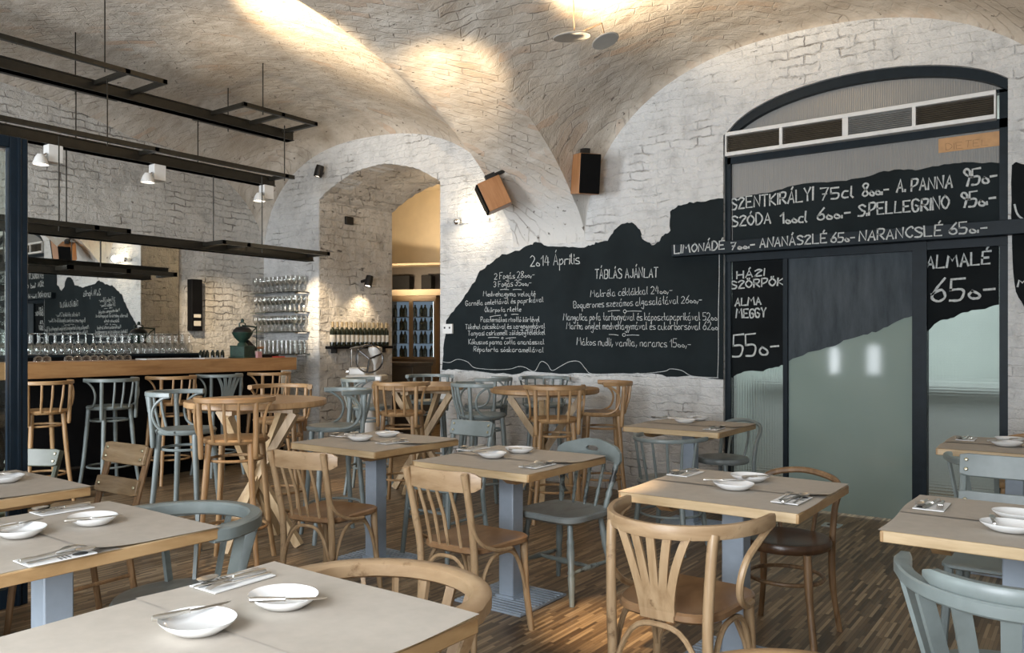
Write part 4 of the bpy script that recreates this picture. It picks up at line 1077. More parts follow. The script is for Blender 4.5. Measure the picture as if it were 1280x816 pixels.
square_table(1.585, -5.345, ('oak table at the left edge beside the grey horseshoe chair', 'the left table by the grey horseshoe chair'), [((25,667), 'near', 14), ((116,652), 'far', -20)], [((78,638), 'far'), ((70,697), 'near')])
square_table(0.465, -5.22, ('oak table at the far left beside the dark steel post', 'the table beside the dark post'), [((6,600), 'far', -14)], [((0.2, -0.22), 'near')])
square_table(1.82, -3.115, ('oak table in the middle between the pale spindle chair and farmhouse chair', 'the middle table'), [((615,570), 'near', -25), ((649,564), 'far', -40)], [((592,561), 'far'), ((672,582), 'near')])
square_table(3.105, -3.235, ('oak table in front of the glass door with the fan-back armchair', 'the table before the glass door'), [((917,609), 'near', -60), ((937,599), 'far', -30)], [((857,592), 'far'), ((990,625), 'near')])
square_table(0.68, -3.00, ('oak table left of the middle one, before the round bar tables', 'the table left of the middle one'), [((450,549), 'near', -70), ((484,544), 'far', -60)], [((433,544), 'far'), ((490,553), 'near')])
square_table(1.90, -0.945, ('oak table against the white wall at the end of the chalkboard', 'the table against the chalkboard wall'), [((856,527), 'near', -60), ((872,524), 'far', -30)], [((826,523), 'far'), ((893,536), 'near')])
square_table(4.14, -3.33, ('oak table at the right edge with the grey crested armchair', 'the right-edge table'), [((1262,661), 'near', 10), ((1275,647), 'far', 10)], [((1165,633), 'far'), ((0.22, -0.22), 'near')])
square_table(3.965, -0.935, ('oak table in the right background before the ribbed window', 'the right background table'), [((1258,556), 'near', -30), ((1263,551), 'far', -30)], [((1208,549), 'far'), ((0.22, -0.2), 'near')])

# ------------------------------------------------------------------ dining chairs
def at(o, x, y, rz): o.location = (x, y, 0); o.rotation_euler[2] = rz; return o
at(fan_armchair('worn beech armchair with slotted fan back facing the table before the glass door', M['pale'], M['seatwood']), 3.14, -3.87, 0.0)
c2 = at(spindle_chair('pale beech spindle chair tucked at the middle table', M['pale'], M['seatwood']), 1.985, -3.63, 0.0)
dup(c2, (0.97, -3.62, 0), 0.19, 'pale beech spindle chair at the table left of the middle one')
at(captain_chair('big blond horseshoe-back chair across the nearest table', M['pale'], M['seatwood'], 8, 0.055, 0.046, hw=0.30, tz=0.70, yf=0.03), 2.80, -5.08, pi)
at(captain_chair('grey horseshoe-back chair at the left table', M['grey'], M['greyworn'], 6, 0.050, 0.050, hw=0.275, tz=0.722, slat=0.032, yf=0.04), 1.66, -4.95, pi)
at(captain_chair('grey crested armchair with flat slats at the right edge', M['grey'], M['grey'], 7, 0.040, 0.040, True, 0.285, 0.715, 0.045, 0.14), 4.17, -4.01, 0.05)
at(windsor_chair('grey farmhouse chair with turned legs and hand-hole crest behind the middle table', M['grey'], M['greyworn'], M['greychip']), 1.98, -2.83, pi-0.1)
at(cafe_chair('dark-seated round bentwood chair behind the table before the glass door', M['darklegs'], M['walnut']), 3.18, -2.80, pi)
at(captain_chair('small grey hoop-back chair with thin rods at the wall table', M['grey'], M['greyworn'], 7, 0.024, 0.026, hw=0.235, tz=0.735, slat=0.016, yf=0.06), 2.05, -1.62, 0.0)
at(cafe_chair('round grey chair behind the wall table beside the window', M['grey'], M['greyworn']), 1.98, -0.50, pi-0.3)
at(plank_chair('brown two-plank bolted chair behind the left tables', M['darklegs'], M['plank']), 0.39, -4.72, pi+0.06)
at(plank_chair('grey single-plank chair behind the table left of the middle one', M['grey'], M['grey'], False, 0.84), 0.93, -2.62, pi)
at(plank_chair('grey two-plank bolted chair at the right edge before the ribbed window', M['grey'], M['grey']), 4.02, -2.62, pi)
at(plank_chair('olive-grey plank chair beside the dark steel post', M['olive'], M['olive'], False, 0.74), *pd(-4, 4.5), pi+0.45)
at(captain_chair('grey curved-arm chair at the right background table', M['grey'], M['greyworn'], 5, 0.036, 0.03, hw=0.26, tz=0.745, slat=0.022), 3.95, -1.62, 0.0)
at(cafe_chair('brown hoop-back chair beyond the right background table', M['honey'], M['honey']), 4.02, -0.42, pi)
at(captain_chair('honey wood chair rail in the bottom foreground below the fan-back armchair', M['honey'], M['seatwood'], 6, 0.045, 0.04, hw=0.24, tz=0.715), 3.91, -5.15, pi)

# ------------------------------------------------------------------ round high tables and bar stools
def round_table(cx, cy, label, H_=0.985, r=0.46, a0=0.3):
    t = thing('round_table', label, 'table', (cx, cy, 0), a0)
    obj('tabletop', MB().lathe([(0.0, H_-0.042), (r-0.012, H_-0.042), (r, H_-0.034), (r, H_-0.008), (r-0.006, H_), (0.0, H_)], n=56), M['honey'], t)
    mb = MB(); mb.box((0, 0, H_-0.062), (0.62, 0.08, 0.04)); mb.box((0, 0, H_-0.0625), (0.08, 0.62, 0.039)); obj('top_batten', mb, M['trestle'], t)
    for k in range(4):
        a = k*pi/2; c_, s_ = cos(a), sin(a)
        obj('diagonal_leg', MB().bar((0.30*c_, 0.30*s_, H_-0.08), (-0.30*c_, -0.30*s_, 0.0+0.01), 0.055, 0.042, up=(-s_, c_, 0)) if k < 2 else
            MB().bar((0.30*c_, 0.30*s_, H_-0.08), (-0.30*c_+0.05*s_, -0.30*s_-0.05*c_, 0.01), 0.055, 0.042, up=(-s_, c_, 0)), M['trestle'], t)
    return t
R1 = pd(321, 5.40); R2 = pd(681, 6.75); R3 = pd(528, 7.35)
round_table(*R1, 'round high wooden table at the left near the bar'); round_table(*R2, 'round high wooden table under the middle of the chalkboard', a0=0.5); round_table(*R3, 'round high wooden table before the arch passage', a0=0.2)
sw = stool('honey wood bar stool nearest the left end of the bar, beside the dark post', M['honey'], M['honey'])
sg = stool('grey bar stool at the bar, second from the dark post', M['grey'], M['grey'], nsp=3)
sf = stool('grey fan-back bar stool at the bar', M['grey'], M['grey'], True)
def barx(px, x=-2.98):
    d = ray(px, 400); t_ = (x-CAM[0])/d[0]; return (x, CAM[1]+d[1]*t_)
BARROT = pi/2-0.05
def pose(o, xy, rz): o.location = (xy[0], xy[1], 0); o.rotation_euler[2] = rz
pose(sw, barx(52), BARROT); pose(sg, barx(137), BARROT+0.1); pose(sf, barx(272), BARROT)
def more(src, xy, tgt, label, rz=None):
    dup(src, (xy[0], xy[1], 0), facing(xy[0], xy[1], *tgt) if rz is None else rz, label)
p = barx(212); more(sw, p, (0, 0), 'honey wood bar stool at the bar, third from the dark post', BARROT)
p = barx(334); more(sw, p, (0, 0), 'honey wood bar stool at the bar, farthest from the dark post', BARROT)
more(sg, pd(233, 5.45), R1, 'grey bar stool left of the round table by the bar')
more(sw, pd(295, 4.95), R1, 'honey wood bar stool in front of the round table by the bar')
more(sw, pd(350, 6.15), R1, 'honey wood bar stool behind the round table by the bar')
more(sg, pd(418, 5.65), R1, 'grey bar stool right of the round table by the bar')
more(sw, pd(503, 6.75), R3, 'honey wood bar stool in front of the round table before the arch')
more(sg, pd(462, 7.35), R3, 'grey bar stool left of the round table before the arch')
more(sg, pd(537, 8.0), R3, 'grey bar stool behind the round table before the arch')
more(sg, pd(606, 7.5), R3, 'grey bar stool right of the round table before the arch', pi/2+0.3)
more(sg, pd(603, 6.55), R2, 'grey bar stool left of the round table under the chalkboard')
more(sg, pd(680, 7.6), R2, 'grey bar stool between the chalkboard and its round table')
more(sw, pd(693, 6.20), R2, 'honey wood bar stool in front of the round table under the chalkboard')
more(sw, pd(752, 6.75), R2, 'honey wood bar stool right of the round table under the chalkboard')

# ------------------------------------------------------------------ bar
bc = thing('bar_counter', 'long bar with thick oak slab top and black front', 'bar', (-3.35, -3.0, 0))
yb0, yb1 = -6.6, -0.52
mb = MB(); mb.bb(-0.22, 0.19, yb0+3.0, yb1+3.0, 1.045, 1.19); obj('oak_slab', mb, M['bartop'], bc, bevel=0.006)
mb = MB(); mb.bb(-0.18, -0.06, yb0+3.0, yb1+2.97, 0.0, 1.045); mb.bb(-0.06, -0.02, yb0+3.0, yb1+2.97, 0.10, 0.20); obj('front_panel', mb, M['blackpanel'], bc)
mb = MB(); mb.tube([(0.07, yb0+3.0, 0.2), (0.07, yb1+2.9, 0.2)], 0.02, 8); obj('foot_rail', mb, M['black_iron'], bc)
bs = thing('back_bar', 'low black back-bar cabinet under the mirror carrying stemmed glasses', 'cabinet', (-4.27, -3.5, 0))
mb = MB(); mb.bb(-0.19, 0.13, -3.0, 2.45, 0, 1.215); obj('cabinet_body', mb, M['blackpanel'], bs)
mb = MB(); mb.bb(-0.192, 0.15, -3.0, 2.47, 1.215, 1.238); obj('top_shelf', mb, M['steel_dark'], bs)
# mirror
mr = thing('bar_mirror', 'large mirror on the brick wall behind the bar', 'mirror', (XL, -3.0, 0))
my0, my1 = -5.6, -1.22
mb = MB(); mb.bb(0.012, 0.02, my0+3.0, my1+3.0, 1.25, 2.50); obj('silvered_glass', mb, M['mirror'], mr, smooth=False)
mb = MB(); mb.bb(0.0, 0.011, my0+2.99, my1+3.01, 1.245, 2.51); obj('backing_board', mb, M['black_iron'], mr, smooth=False)
mp_ = thing('wall_cabinet', 'narrow tall black box hung on the brick beside the mirror', 'wall cabinet', (XL, -1.03, 1.5))
mb = MB(); mb.bb(0.0, 0.10, -0.07, 0.07, 0.0, 0.62); obj('body', mb, M['blackpanel'], mp_, bevel=0.005)
mb = MB(); mb.bb(0.10, 0.106, -0.045, 0.045, 0.06, 0.12); mb.bb(0.10, 0.106, -0.045, 0.045, 0.16, 0.2); obj('front_label', mb, M['label'], mp_)
# stemmed glasses turned upside down
wg = MB(); wg.lathe([(0.033, 0.0), (0.037, 0.03), (0.038, 0.055), (0.032, 0.09), (0.015, 0.112), (0.005, 0.122), (0.004, 0.205), (0.012, 0.211), (0.034, 0.215), (0.034, 0.218), (0.0, 0.218)], n=16)
proto('wine_glass', wg, M['glassware'])
ng = 0
for r in range(3):
    y = -1.24 - 0.037*(r % 2)
    while y > -3.75:
        put('wine_glass', (-4.20-0.085*r, y, 1.2385), 0, 'clear stemmed wine glass standing upside down in front of the bar mirror', 'glass', 'upside-down wine glasses along the back bar'); ng += 1
        y -= 0.079
# glass shelves with tumblers
for i, py in enumerate((366.5, 390.5, 414.7, 441.5)):
    z = ony(345, py, -0.10)[2]
    s_ = thing('glass_shelf', ['topmost glass shelf of tumblers beside the arch', 'second glass shelf from the top beside the arch', 'third glass shelf from the top beside the arch', 'lowest glass shelf of tumblers beside the arch'][i], 'shelf', (-3.99, 0, z), 0, 'glass shelves beside the arch')
    mb = MB(); mb.bb(-0.44, 0.44, -0.24, 0.0, -0.010, 0.0); obj('glass_plate', mb, M['shelfglass'], s_, bevel=0.002)
    for x in (-0.4, 0.4): obj('bracket', MB().bb(x-0.008, x+0.008, -0.2, 0.0, -0.022, -0.010), M['chrome'], s_)
tb = MB(); tb.lathe([(0.0, 0.003), (0.026, 0.003), (0.029, 0.02), (0.035, 0.165), (0.0365, 0.165), (0.030, 0.0), (0.0, 0.0)], n=14)
proto('tumbler', tb, M['glassware'])
tb = MB(); tb.lathe([(0.0, 0.003), (0.034, 0.003), (0.005, 0.008), (0.004, 0.085), (0.020, 0.10), (0.036, 0.13), (0.037, 0.16), (0.032, 0.20), (0.033, 0.20), (0.039, 0.16), (0.038, 0.128), (0.006, 0.088), (0.034, 0.0), (0.0, 0.0)], n=14)
proto('goblet', tb, M['glassware'])
for i, py in enumerate((366.5, 390.5, 414.7, 441.5)):
    z = ony(345, py, -0.10)[2]
    for r in range(3):
        for q in range(10):
            kind = 'goblet' if (i in (0, 1, 2)) else 'tumbler'
            put(kind, (-4.37+0.085*q, -0.05-0.075*r, z+0.0005), 0, ('clear goblet standing on the %s glass shelf beside the arch' % ['topmost', 'second', 'third'][i]) if kind == 'goblet' else 'clear straight tumbler on the lowest glass shelf beside the arch', 'glass', 'glasses on the %s wall shelf' % ['topmost', 'second', 'third', 'lowest'][i])
# coffee grinder on the bar
gx, gy = onx(303, 447, -3.36)[0:2]
gr_ = thing('coffee_grinder', 'old green cast-iron coffee grinder standing on the bar', 'grinder', (gx, gy, 1.19), 0.3)
mb = MB(); mb.box((0, 0, 0.065), (0.19, 0.19, 0.13)); mb.box((0, 0, 0.008), (0.215, 0.215, 0.016)); mb.box((0, 0, 0.132), (0.20, 0.20, 0.012)); obj('base_box', mb, M['green_iron'], gr_, bevel=0.006)
mb = MB(); mb.lathe([(0.0, 0.135), (0.06, 0.135), (0.05, 0.16), (0.035, 0.175), (0.05, 0.19), (0.085, 0.225), (0.112, 0.275), (0.115, 0.285), (0.105, 0.287), (0.08, 0.30), (0.0, 0.30)], n=24); obj('hopper_bowl', mb, M['green_iron'], gr_)
mb = MB(); mb.lathe([(0.104, 0.286), (0.10, 0.31), (0.07, 0.34), (0.03, 0.352), (0, 0.354)], n=24); obj('dome_lid', mb, M['black_iron'], gr_)
mb = MB(); mb.tube([(0, -0.05, 0.30), (0, -0.05, 0.385), (0, 0, 0.40), (0, 0.05, 0.385), (0, 0.05, 0.30)], 0.008, 8); mb.lathe([(0, 0.39), (0.016, 0.395), (0.02, 0.415), (0.012, 0.435), (0, 0.44)], n=12); obj('bridge', mb, M['green_iron'], gr_)
mb = MB(); mb.tube([(0, 0, 0.36), (0.02, 0.10, 0.355), (0.04, 0.20, 0.345)], 0.009, 8); mb.tube([(0.04, 0.20, 0.36), (0.04, 0.20, 0.11)], 0.006, 8); mb.tube([(0.04, 0.20, 0.34), (0.03, 0.14, 0.30), (0.02, 0.11, 0.25)], 0.007, 8); obj('crank', mb, M['green_iron'], gr_)
mb = MB(); mb.lathe([(0, -0.07), (0.013, -0.065), (0.016, -0.02), (0.012, 0.05), (0, 0.055)], c=(0.04, 0.26, 0.11), n=10, m=Matrix.Rotation(pi/2, 3, 'X')); obj('crank_handle', mb, M['spk_wood'], gr_)
mb = MB(); mb.add([(-0.03, 0.05, 0.2), (0.05, 0.05, 0.2), (0.05, 0.2, 0.10), (-0.03, 0.2, 0.10), (-0.03, 0.03, 0.14), (0.05, 0.03, 0.14), (0.05, 0.19, 0.075), (-0.03, 0.19, 0.075)], [(0,1,2,3),(7,6,5,4),(0,4,5,1),(1,5,6,2),(2,6,7,3),(3,7,4,0)]); obj('chute', mb, M['black_iron'], gr_)
# things lying on the bar
q = onx(262, 446.5, -3.36)
tag(obj('menu_sheets', MB().box((0, 0, 0.004), (0.21, 0.30, 0.008)), M['paperwhite'], None, loc=(q[0], q[1], 1.1905), rz=0.1), 'small stack of white menu sheets on the bar beside the grinder', 'paper')
q = onx(205, 447, -3.38)
tag(obj('paper_pad', MB().box((0, 0, 0.006), (0.2, 0.5, 0.010)), M['napkin'], None, loc=(q[0], q[1], 1.1905), rz=0.02), 'flat grey-white pad lying on the bar left of the menu sheets', 'paper')
q = onx(312, 446, -3.30)
tag(obj('pink_card_box', MB().box((0, 0, 0.035), (0.03, 0.07, 0.07)), M['pink'], None, loc=(q[0]+0.03, q[1]+0.10, 1.1905), rz=0.2), 'small pink card box on the bar right of the grinder', 'box')
q = onx(332, 446, -3.45)
tag(obj('serving_tray', MB().lathe([(0, 0.0), (0.15, 0.0), (0.165, 0.03), (0.16, 0.031), (0.145, 0.008), (0, 0.006)], n=24, sx=0.7), M['black_iron'], None, loc=(-3.44, q[1], 1.1905)), 'black oval tray on the bar end by the glass shelves', 'tray')
q = onx(347, 446.5, -3.26)
tag(obj('red_card', MB().box((0, 0, 0.006), (0.09, 0.11, 0.012)), M['red'], None, loc=(q[0], -0.70, 1.1905)), 'small red card lying at the end of the bar', 'card')
cupm = MB(); cupm.lathe([(0.040, 0.0), (0.043, 0.004), (0.038, 0.035), (0.022, 0.05), (0.0, 0.052)], n=16); cupm.lathe([(0, 0.052), (0.008, 0.054), (0.009, 0.062), (0, 0.066)], n=8)
proto('sugar_bowl', cupm, M['glassware'])
for px in (48, 58, 86, 97, 108, 118, 128, 139, 149, 159):
    q = onx(px, 447, -3.40); put('sugar_bowl', (q[0], q[1], 1.1905), 0, 'small lidded glass bowl in the row along the bar top', 'bowl', 'glass bowls along the bar')
bj = MB(); bj.lathe([(0, 0), (0.022, 0), (0.022, 0.06), (0.012, 0.075), (0.012, 0.09), (0, 0.09)], n=12)
proto('bitters_bottle', bj, M['bottle'])
for px in (251, 255, 259, 266, 272, 278): 
    q = onx(px, 443, -3.90); put('bitters_bottle', (-3.50, onx(px, 443, -3.50)[1], 1.1905), 0, 'tiny dark bottle at the back of the bar by the grinder', 'bottle', 'tiny bottles by the grinder')

# ------------------------------------------------------------------ hanging steel racks above the bar
XBM = -2.95
def rack(name, label, z, bm_y0, bm_y1, frames, rods, bh=0.10):
    t = thing('hanging_rack', label, 'rack', (XBM, 0, z), 0, 'steel racks hung over the bar')
    mb = MB(); mb.bb(-0.05, 0.05, bm_y0, bm_y1, 0, bh); mb.bb(-0.065, 0.065, bm_y0, bm_y1, 0, 0.008); mb.bb(-0.065, 0.065, bm_y0, bm_y1, bh-0.008, bh)
    obj('beam', mb, M['rack'], t, smooth=False)
    for (xa, xb, ya, yb, crosses) in frames:
        mb = MB(); s_ = 0.04
        mb.bb(xb-s_, xb, ya, yb, bh-0.045, bh-0.005)
        if xa < -0.1: mb.bb(xa, xa+s_, ya, yb, bh-0.045, bh-0.005)
        for c in crosses: mb.bb(xa, xb, c-s_/2, c+s_/2, bh-0.044, bh-0.006)
        obj('shelf_frame', mb, M['rack'], t, smooth=False)
    for (x, y, zt) in rods:
        mb = MB(); mb.tube([(x, y, 0.02), (x, y, zt-z)], 0.006, 6); obj('hanger_rod', mb, M['rack'], t)
    return t
def zt(x, y): return vz(XBM+x, y)
zr1 = onx(363, 177, XBM)[2]; zr2 = onx(340, 234, XBM)[2]; zr3 = onx(388, 327, XBM)[2]; zr4 = onx(185, 350, XBM)[2]
def F1(px, py, z): return onz(px, py, z+0.05)[1]
fo = onz(210.5, 103, zr1+0.075)[0]-XBM
y_a, y_b = onx(0, 0, -2.1)[1], onz(210.5, 103, zr1+0.07)[1]
rack('r1', 'topmost of the black steel racks hung under the vault over the bar', zr1, -7.0, onx(363, 177, XBM)[1],
     [(-0.28, fo, -6.8, y_b, (-6.78, -4.45, y_b-0.36, y_b-0.02)), (-0.28, fo, onz(305, 130, zr1+0.07)[1], onz(400, 155, zr1+0.07)[1], (onz(305, 130, zr1+0.07)[1]+0.02, onz(350, 145, zr1+0.07)[1], onz(400, 155, zr1+0.07)[1]-0.02))],
     [(fo-0.02, y_b-0.55, zt(fo, y_b-0.55)+0.02), (fo-0.02, onz(334, 136, zr1+0.07)[1], zt(fo, onz(334, 136, zr1+0.07)[1])+0.02), (-0.26, -3.0, zt(-0.26, -3.0)+0.02), (-0.26, -1.4, zt(-0.26, -1.4)+0.02)])
fo2 = onz(370, 222, zr2+0.075)[0]-XBM; y2 = onz(370, 222, zr2+0.07)[1]
rack('r2', 'second black steel rack from the top, with three white spotlights clamped to it', zr2, -7.0, onx(340, 234, XBM)[1],
     [(0.0, fo2, -6.8, y2, (-6.78, -4.2, -2.55, y2-0.10))],
     [(fo2-0.02, onz(352, 190, zr2+0.07)[1] if False else y2-0.12, zr1+0.06), (fo2-0.02, -3.0, zr1+0.06), (-0.04, -1.9, zr1+0.01), (-0.04, -3.1, zr1+0.01)])
fo3 = onz(415, 316, zr3+0.075)[0]-XBM; y3 = onz(415, 316, zr3+0.07)[1]
rack('r3', 'third black steel rack from the top, long and low over the bar', zr3, -7.0, onx(388, 327, XBM)[1],
     [(0.0, fo3, onz(285, 300, zr3+0.07)[1], y3, (onz(285, 300, zr3+0.07)[1]+0.02, -1.6, y3-0.02)), (0.0, fo3, -6.5, onz(175, 286, zr3+0.07)[1], (-4.4, onz(175, 286, zr3+0.07)[1]-0.3, onz(175, 286, zr3+0.07)[1]-0.02))],
     [(fo3*0.5, -1.3, zr2+0.05), (0.0, -1.75, zr2+0.01), (0.0, -3.2, zr2+0.01), (fo3*0.5, -3.35, zr2+0.05)], 0.085)
XB4 = XBM
y4 = onx(185, 350, XBM)[1]; fo4 = onz(200, 341, zr4+0.05)[0]-XBM
rack('r4', 'lowest and shortest black steel rack, in front of the bar mirror', zr4, -7.0, y4, [(0.0, fo4, onz(75, 334, zr4+0.05)[1], y4+0.12, (onz(75, 334, zr4+0.05)[1]+0.02, y4-0.35, y4+0.10))], [(0.0, -2.9, zr3+0.01), (0.0, -3.7, zr3+0.01)], 0.07)
# three clamp spotlights
for i, (px, py, wch) in enumerate(((62, 205, 'nearest the dark post'), (193, 225, 'in the middle'), (330, 247, 'at the right end'))):
    q = onx(px, py-10, XBM+0.02); z = zr2
    s_ = thing('track_spotlight', 'white box spotlight on the second steel rack, the one %s' % wch, 'spotlight', (XBM+0.02, q[1], z), 0, 'spotlights on the steel rack')
    mb = MB(); mb.box((0, 0.03, -0.075), (0.10, 0.12, 0.15)); obj('ballast_box', mb, M['lamp_white'], s_, bevel=0.004)
    mb = MB(); mb.tube([(0.03, -0.03, -0.08), (0.06, -0.08, -0.11), (0.05, -0.1, -0.13)], 0.008, 8); obj('swivel_arm', mb, M['chrome'], s_)
    mb = MB(); mb.lathe([(0.0, 0.03), (0.025, 0.03), (0.045, 0.0), (0.062, -0.05), (0.065, -0.06), (0.060, -0.058), (0.04, 0.0), (0.0, 0.02)], c=(0.04, -0.09, -0.13), n=20); hd = obj('reflector_cup', mb, M['lamp_white'], s_)
    mb = MB(); mb.lathe([(0.0, -0.045), (0.05, -0.045)], c=(0.04, -0.09, -0.13), n=20); obj('lit_lens', mb, M['lamp_glow'], hd)
    tgt = [(-3.6, q[1]-0.2, 0.9), (-4.45, -0.45, 1.45), (-3.47, 0.0, 1.75)][i]
    light('rack_spot_light', 'SPOT', (XBM+0.06, q[1]-0.09, z-0.205), tgt, (60, 330, 330)[i], WARM, 0.03, spot=(70, 30, 26)[i], blend=0.8)

# ------------------------------------------------------------------ wall things
def speaker(label, px, py, w_, h_, d_, rot, y0):
    q = ony(px, py, y0); t = thing('wall_speaker', label, 'speaker', q); t.rotation_euler = rot
    mb = MB(); mb.box((0, 0, 0), (w_, d_, h_)); obj('cabinet', mb, M['spk_wood'], t, bevel=0.004)
    mb = MB(); mb.box((0, -d_/2-0.008, 0), (w_-0.008, 0.018, h_-0.008)); obj('front_grille', mb, M['spk_grille'], t, bevel=0.004)
    mb = MB(); mb.box((0, d_*0.2, h_/2+0.03), (0.06, 0.10, 0.05)); mb.tube([(0, d_*0.2, h_/2+0.03), (0, d_/2+0.10, h_/2+0.03)], 0.018, 8); obj('wall_bracket', mb, M['black_iron'], t)
    return t
speaker('cherry loudspeaker hung upright on the wall right of the vault rib', 732, 218, 0.20, 0.36, 0.21, (radians(8), 0, radians(52)), -0.26)
sp2 = speaker('cherry loudspeaker tilted steeply beside the arch', 617, 244, 0.19, 0.285, 0.225, (0, 0, 0), -0.55)
e1 = Vector((RX[0], RX[1], 0)); e3 = Vector((-RY[0], -RY[1], 0)); e2 = Vector((0, 0, 1)); ya = (e1*0.90+e2*0.42-e3*0.12).normalized(); xa = (e3-ya*e3.dot(ya)).normalized(); za = xa.cross(ya)
sp2.rotation_euler = Matrix((xa, ya, za)).transposed().to_euler()
# bulb row
bl = thing('bulb_strip', 'row of small glowing globe bulbs on the wall under the tilted speaker', 'lamp', ony(590, 276, -0.03))
mb = MB(); mb.box((0, 0.015, 0), (0.44, 0.03, 0.03)); obj('mounting_bar', mb, M['lamp_white'], bl)
for i, x in enumerate((-0.17, -0.05, 0.08, 0.19)):
    c_ = (x, -0.045, 0.0+0.012*i)
    mb = MB(); mb.lathe([(0, -0.036), (0.02, -0.03), (0.035, -0.008), (0.036, 0.008), (0.02, 0.03), (0, 0.036)], c=c_, n=16); obj('globe_bulb', mb, M['chrome'] if i == 0 else M['bulb_glow'], bl)
light('bulb_strip_light', 'POINT', tuple(Vector(ony(592, 276, -0.03))+Vector((0.02, -0.10, 0.02))), None, 9, WARM, 0.05)
# black spots
def black_spot(label, loc, rz):
    t = thing('black_spotlight', label, 'spotlight', loc, rz)
    mb = MB(); mb.lathe([(0, 0), (0.04, 0), (0.04, 0.02), (0, 0.02)], n=14, m=Matrix.Rotation(-pi/2, 3, 'X')); mb.tube([(0, 0.01, 0), (0, -0.12, 0.02)], 0.02, 8); obj('wall_mount', mb, M['black_iron'], t)
    mb = MB(); mb.lathe([(0, 0.05), (0.045, 0.05), (0.05, 0.0), (0.05, -0.09), (0.043, -0.09), (0.0, -0.06)], c=(0.0, -0.14, 0.02), n=16, m=Matrix.Rotation(radians(15), 3, 'Y')); b_ = obj('lamp_can', mb, M['black_iron'], t)
    mb = MB(); mb.lathe([(0, -0.075), (0.042, -0.085)], c=(0.0, -0.14, 0.02), n=14, m=Matrix.Rotation(radians(15), 3, 'Y')); obj('lit_lens', mb, M['lamp_glow'], b_)
    return t
q = onx(452, 352, AX0); black_spot('black spotlight on the stone side of the arch passage, above the bottles', q, radians(90)); light('passage_spot_light', 'SPOT', (q[0]+0.16, q[1], q[2]-0.08), (q[0]+0.02, q[1]-0.1, 0.9), 20, WARM, 0.03, spot=110, blend=0.8); light('passage_fill_light', 'POINT', (-2.2, 0.9, 2.9), None, 6, WARM, 0.08)  # the point light is an added fill for the stone sides, no fixture
q = ony(403, 217, -0.0); black_spot('black spotlight on the white rim of the arch', q, 0.6)
q = onx(435, 276, AX0); tag(obj('junction_box', MB().box((0.02, 0, 0), (0.04, 0.12, 0.10)), M['black_iron'], None, loc=q, bevel=0.004), 'small black box high on the stone side of the arch passage', 'box')
# switch plate
q = ony(561, 411, 0.0); sp_ = thing('light_switch', 'white double switch plate at the left edge of the chalkboard', 'switch', q)
mb = MB(); mb.box((0, -0.014, 0), (0.135, 0.028, 0.105)); obj('plate', mb, M['switch'], sp_, bevel=0.005)
mb = MB(); mb.box((-0.035, -0.029, 0.012), (0.02, 0.004, 0.02)); mb.box((0.035, -0.029, 0.012), (0.02, 0.004, 0.02)); obj('rocker', mb, M['ink'], sp_)
# disc ceiling lamp
ly = -0.5
while ly > -3.5:
    c1 = ony(715, 47, ly)
    if vz(c1[0], ly)-c1[2] > 0.42: break
    ly -= 0.02
c2_ = ony(757, 52, ly)
cl = thing('disc_ceiling_lamp', 'hanging lamp of two frosted discs under the right vault', 'lamp', c1)
tl = Vector(c2_)-Vector(c1)
mb = MB(); mb.lathe([(0, 0), (0.135, 0), (0.14, 0.006), (0.135, 0.012), (0, 0.012)], n=36, m=Matrix.Rotation(radians(8), 3, 'X')); obj('large_disc', mb, M['disc'], cl)
mb = MB(); mb.lathe([(0, 0), (0.095, 0), (0.10, 0.006), (0.095, 0.012), (0, 0.012)], c=tl, n=30, m=Matrix.Rotation(radians(-20), 3, 'Y')); obj('small_disc', mb, M['disc'], cl)
mb = MB(); e_ = Vector(ony(752, 29, ly))-Vector(c1); mb.tube([(0.0, 0, 0.012), tuple(e_), tuple(tl+Vector((0, 0, 0.01)))], 0.006, 6); mb.tube([(0.02, 0, 0.01), (0.02, -0.02, vz(c1[0]+0.02, ly-0.02)-c1[2]+0.02)], 0.004, 6); obj('hanger_arm', mb, M['rust'], cl)
light('disc_lamp_uplight', 'SPOT', (c1[0]+0.05, c1[1], c1[2]+0.05), (c1[0]+0.55, c1[1]+0.20, c1[2]+0.9), 190, WARM, 0.14, spot=165, blend=0.9)

# ------------------------------------------------------------------ arch passage: bottles, slicer, fridge
sh = thing('bottle_shelf', 'black wall shelf of wine bottles in the arch passage', 'shelf', (AX0, 0.62, 1.315))
mb = MB(); mb.bb(0.0, 0.15, -0.52, 0.52, -0.035, 0.0); obj('board', mb, M['blackpanel'], sh, bevel=0.003)
for y in (-0.42, 0.42): obj('bracket', MB().bb(0.0, 0.10, y-0.01, y+0.01, -0.09, -0.035), M['black_iron'], sh)
wb = thing('wine_bottle', 'dark wine bottle in the row on the black wall shelf in the arch passage', 'bottle', (0, 0, 0), 0, 'wine bottles on the passage shelf')
obj('bottle_glass', MB().lathe([(0, 0), (0.036, 0), (0.037, 0.01), (0.037, 0.18), (0.03, 0.205), (0.015, 0.225), (0.0145, 0.25), (0, 0.25)], n=16), M['bottle'], wb)
obj('paper_label', MB().lathe([(0.0375, 0.05), (0.0375, 0.14)], n=16), M['label'], wb)
obj('capsule', MB().lathe([(0.0155, 0.235), (0.0155, 0.305), (0, 0.306)], n=12), M['foil'], wb)
for i in range(13):
    loc = (AX0+0.08, 0.62-0.47+0.0775*i, 1.3152)
    if i == 0: wb.location = loc
    else: dup(wb, loc, 0)
sx_, sy_ = -2.98, 0.42
sl = thing('meat_slicer', 'white vintage flywheel slicer on a flared pedestal in the arch passage', 'slicer', (sx_, sy_, 0), 0.5)
